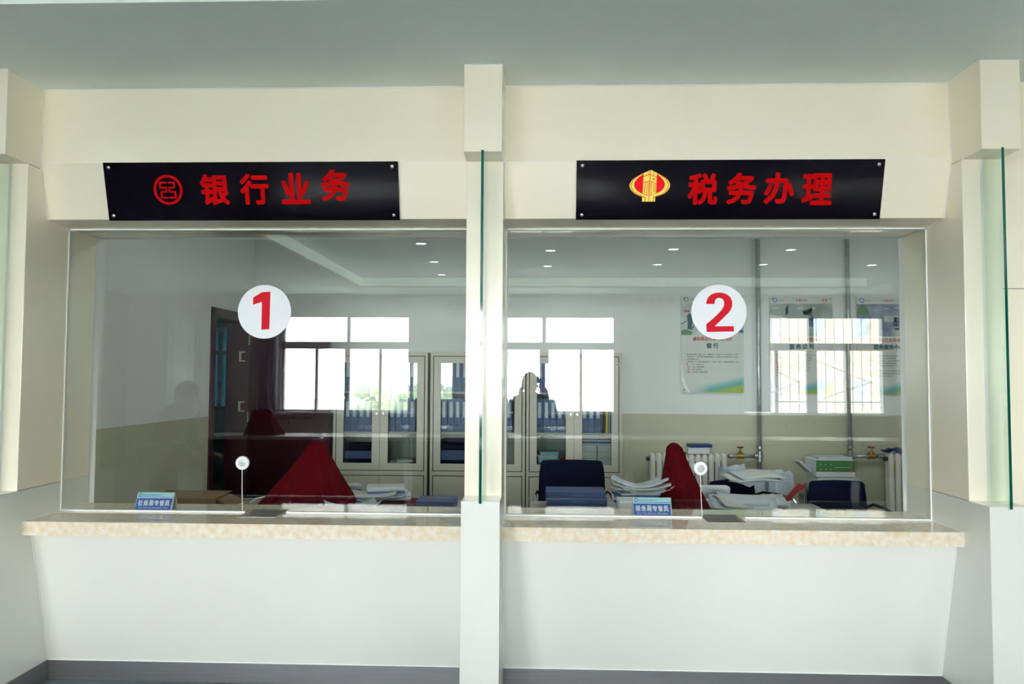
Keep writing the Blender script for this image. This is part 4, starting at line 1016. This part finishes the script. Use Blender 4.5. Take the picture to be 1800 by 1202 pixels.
# ---------------------------------------------------------------- people
def skin_body(name, verts, edges, radii, m, parent, root=0, sub=2):
    me = bpy.data.meshes.new(name); me.from_pydata(verts, edges, []); me.materials.append(M[m])
    o = bpy.data.objects.new(name, me); C.objects.link(o); o.parent = parent
    s_ = o.modifiers.new('skin', 'SKIN'); s_.use_smooth_shade = True
    if not me.skin_vertices: 
        bm = bmesh.new(); bm.from_mesh(me); bm.verts.layers.skin.verify(); bm.to_mesh(me); bm.free()
    for i, r in enumerate(radii):
        sv = me.skin_vertices[0].data[i]; sv.radius = r if isinstance(r, tuple) else (r, r); sv.use_root = (i == root)
    q = o.modifiers.new('subdivision', 'SUBSURF'); q.levels = sub; q.render_levels = sub
    return o
def head(t, p, face, m='skin'):
    """head as one shaped surface with nose, brow, chin, ears; face = unit direction it looks"""
    f = Vector(face).normalized(); up = Vector((0, 0, 1)); r_ = f.cross(up).normalized(); up = r_.cross(f)
    T = Matrix(((r_.x, f.x, up.x, p[0]), (r_.y, f.y, up.y, p[1]), (r_.z, f.z, up.z, p[2]), (0, 0, 0, 1)))
    def surf(k, hair=False):
        def fn(u, v):
            a = 2*PI*u; b = PI*v - PI/2
            x, y, z = math.cos(b)*math.cos(a), math.cos(b)*math.sin(a), math.sin(b)
            X = .076*x; Y = .096*y; Z = .118*z
            if z < 0: X *= 1+.22*z; Y = Y*(1+.12*z) + .012*(-z)
            if y > 0 and not hair:
                Y += .020*math.exp(-((x/.16)**2+((z+.12)/.16)**2)) + .006*math.exp(-((x/.3)**2+((z+.48)/.07)**2)) - .008*math.exp(-(((abs(x)-.38)/.16)**2+((z-.08)/.10)**2)) + .008*math.exp(-((x/.25)**2+((z+.85)/.15)**2))
            return tuple(T @ Vector((X*k, Y*k, Z*k)))
        return fn
    MB().grid(surf(1), 40, 30, m).build('head', t, smooth=True)
    def hairf(u, v):
        a = 2*PI*u; lim = .35 if 0 < a < PI else -.35
        lim = .45*math.sin(a)*.9 - .02
        b = lim + (PI/2-lim)*v
        x, y, z = math.cos(b)*math.cos(a), math.cos(b)*math.sin(a), math.sin(b)
        return tuple(T @ Vector((.083*x, .103*y-.004, .126*z+.002)))
    MB().grid(hairf, 40, 12, 'hair').build('hair', t, smooth=True, solid=.008)
    for sx in (-1, 1):
        e = MB().lathe([(.006, -.004), (.018, -.002), (.020, .004), (.010, .006)], m, axis='x', n=14)
        e.v = [tuple(T @ (Vector((sx*.078, -.008, -.005)) + Vector((q_[0], q_[1]*.7, q_[2]*1.5)))) for q_ in e.v]; e.build('ear', t, smooth=True)
        e = MB().lathe([(.003, -.010), (.010, -.006), (.012, 0), (.010, .006), (.003, .010)], 'white', n=12)
        e.v = [tuple(T @ (Vector((sx*.030, .078, .010)) + Vector(q_))) for q_ in e.v]; e.build('eye', t, smooth=True)
def hand(t, wrist, d, n_, m='skin', sgn=1, curl=.6):
    """palm and five separate fingers; d = direction of the fingers, n_ = palm normal"""
    d = Vector(d).normalized(); n_ = Vector(n_); n_ = (n_-d*n_.dot(d)).normalized(); s_ = d.cross(n_)*sgn
    w_ = Vector(wrist); V = [w_, w_+d*.045]; E = [(0, 1)]; Rr = [(.024, .018), (.030, .015)]
    for k, (off, L_) in enumerate(((-.030, .072), (-.010, .082), (.010, .078), (.028, .062))):
        base = w_+d*.085+s_*off; V.append(base); i = len(V)-1; E.append((1, i)); Rr.append(.0095)
        ang = 0; p_ = base
        for j in range(3):
            ang += curl; p_ = p_ + (d*math.cos(ang)+n_*math.sin(ang))*L_/3; V.append(p_); E.append((len(V)-2, len(V)-1)); Rr.append(.0085-.001*j)
    p_ = w_+d*.03-s_*.035; V.append(p_); E.append((0, len(V)-1)); Rr.append(.012)
    for j in range(2):
        p_ = p_ + (d*.7-s_*.5+n_*.5*(j+.4))*.030; V.append(p_); E.append((len(V)-2, len(V)-1)); Rr.append(.010-.001*j)
    return skin_body('hand', [tuple(v) for v in V], E, Rr, m, t, 0, 1)
def person(label, loc, rz, J, shirt, cat='person'):
    t = thing('person', label, cat, loc, rz)
    v = J['v']; skin_body('clothed_body', [p for p, r in v], J['e'], [r for p, r in v], shirt, t, 0)
    return t
# photographer standing just behind the camera position
PH = thing('person', 'person in a dark shirt holding a camera to the face, mirrored in the glass', 'person', (.165, -4.03, 0))
v = [((0, -.02, .88), (.155, .105)), ((0, -.02, 1.02), (.145, .10)), ((0, -.03, 1.16), (.175, .11)), ((0, -.02, 1.27), (.15, .09)), ((0, .0, 1.335), (.062, .058)), ((0, .015, 1.39), (.056, .056)),
     ((-.165, -.01, 1.255), .062), ((-.235, .06, 1.06), .052), ((-.12, .125, 1.30), .038), ((.165, -.01, 1.255), .062), ((.25, .05, 1.07), .052), ((.20, .125, 1.31), .038)]
e = [(0, 1), (1, 2), (2, 3), (3, 4), (4, 5), (3, 6), (6, 7), (7, 8), (3, 9), (9, 10), (10, 11)]
skin_body('shirt', [a for a, b in v], e, [b for a, b in v], 'shirt', PH)
v = [((0, -.02, .90), (.155, .11)), ((-.09, -.02, .80), .095), ((-.10, .0, .47), .068), ((-.10, -.03, .10), .048), ((.09, -.02, .80), .095), ((.10, .0, .47), .068), ((.10, -.03, .10), .048)]
skin_body('trousers', [a for a, b in v], [(0, 1), (1, 2), (2, 3), (0, 4), (4, 5), (5, 6)], [b for a, b in v], 'trousers', PH)
head(PH, (0, .02, 1.425), (0.12, 1, 0))
for x in (-.10, .10): MB().box(x-.045, x+.045, -.09, .17, 0, .09, 'blackp').build('shoe', PH, bevel=.03)
hand(PH, (-.115, .125, 1.315), (.5, .1, 1), (.6, .4, -.2), sgn=1); hand(PH, (.195, .125, 1.325), (-.5, .1, 1), (-.6, .4, -.2), sgn=-1)
t = thing('photo_camera', 'black photo camera held up by the photographer, mirrored in the glass', 'camera', (.235, -3.885, 1.49))
MB().box(-.065, .065, -.045, .0, -.085, .0, 'blackp').box(-.025, .025, -.04, .0, .0, .022, 'blackp').build('body', t, bevel=.008)
MB().lathe([(.032, 0), (.033, .018), (.030, .022)], 'blackp', (.016, 0, -.035), axis='y').build('lens', t)
# second person by the left wall of the hall
P2_ = thing('person', 'person in a grey jacket bending over, mirrored at the left of the glass', 'person', (-3.05, -2.9, 0), -PI/2)
v = [((0, -.06, .86), (.15, .11)), ((0, .0, 1.0), (.14, .11)), ((0, .06, 1.10), (.19, .12)), ((0, .10, 1.18), (.16, .10)), ((0, .14, 1.235), (.06, .06)), ((0, .165, 1.27), (.055, .055)),
     ((-.19, .09, 1.13), .066), ((-.24, .12, .88), .052), ((-.17, .32, .80), .036), ((.19, .09, 1.13), .066), ((.24, .12, .88), .052), ((.17, .32, .80), .036)]
skin_body('jacket', [a for a, b in v], e, [b for a, b in v], 'shirt2', P2_)
v = [((0, -.06, .88), (.15, .11)), ((-.09, -.05, .80), .095), ((-.10, .0, .46), .068), ((-.10, -.03, .10), .048), ((.09, -.05, .80), .095), ((.10, .0, .46), .068), ((.10, -.03, .10), .048)]
skin_body('trousers', [a for a, b in v], [(0, 1), (1, 2), (2, 3), (0, 4), (4, 5), (5, 6)], [b for a, b in v], 'trousers', P2_)
head(P2_, (0, .175, 1.325), (0, 1, -.12))
for x in (-.10, .10): MB().box(x-.045, x+.045, -.09, .17, 0, .09, 'blackp').build('shoe', P2_, bevel=.03)
hand(P2_, (-.165, .33, .795), (.1, 1, -.2), (0, -.2, -1), sgn=1); hand(P2_, (.165, .33, .795), (-.1, 1, -.2), (0, -.2, -1), sgn=-1)
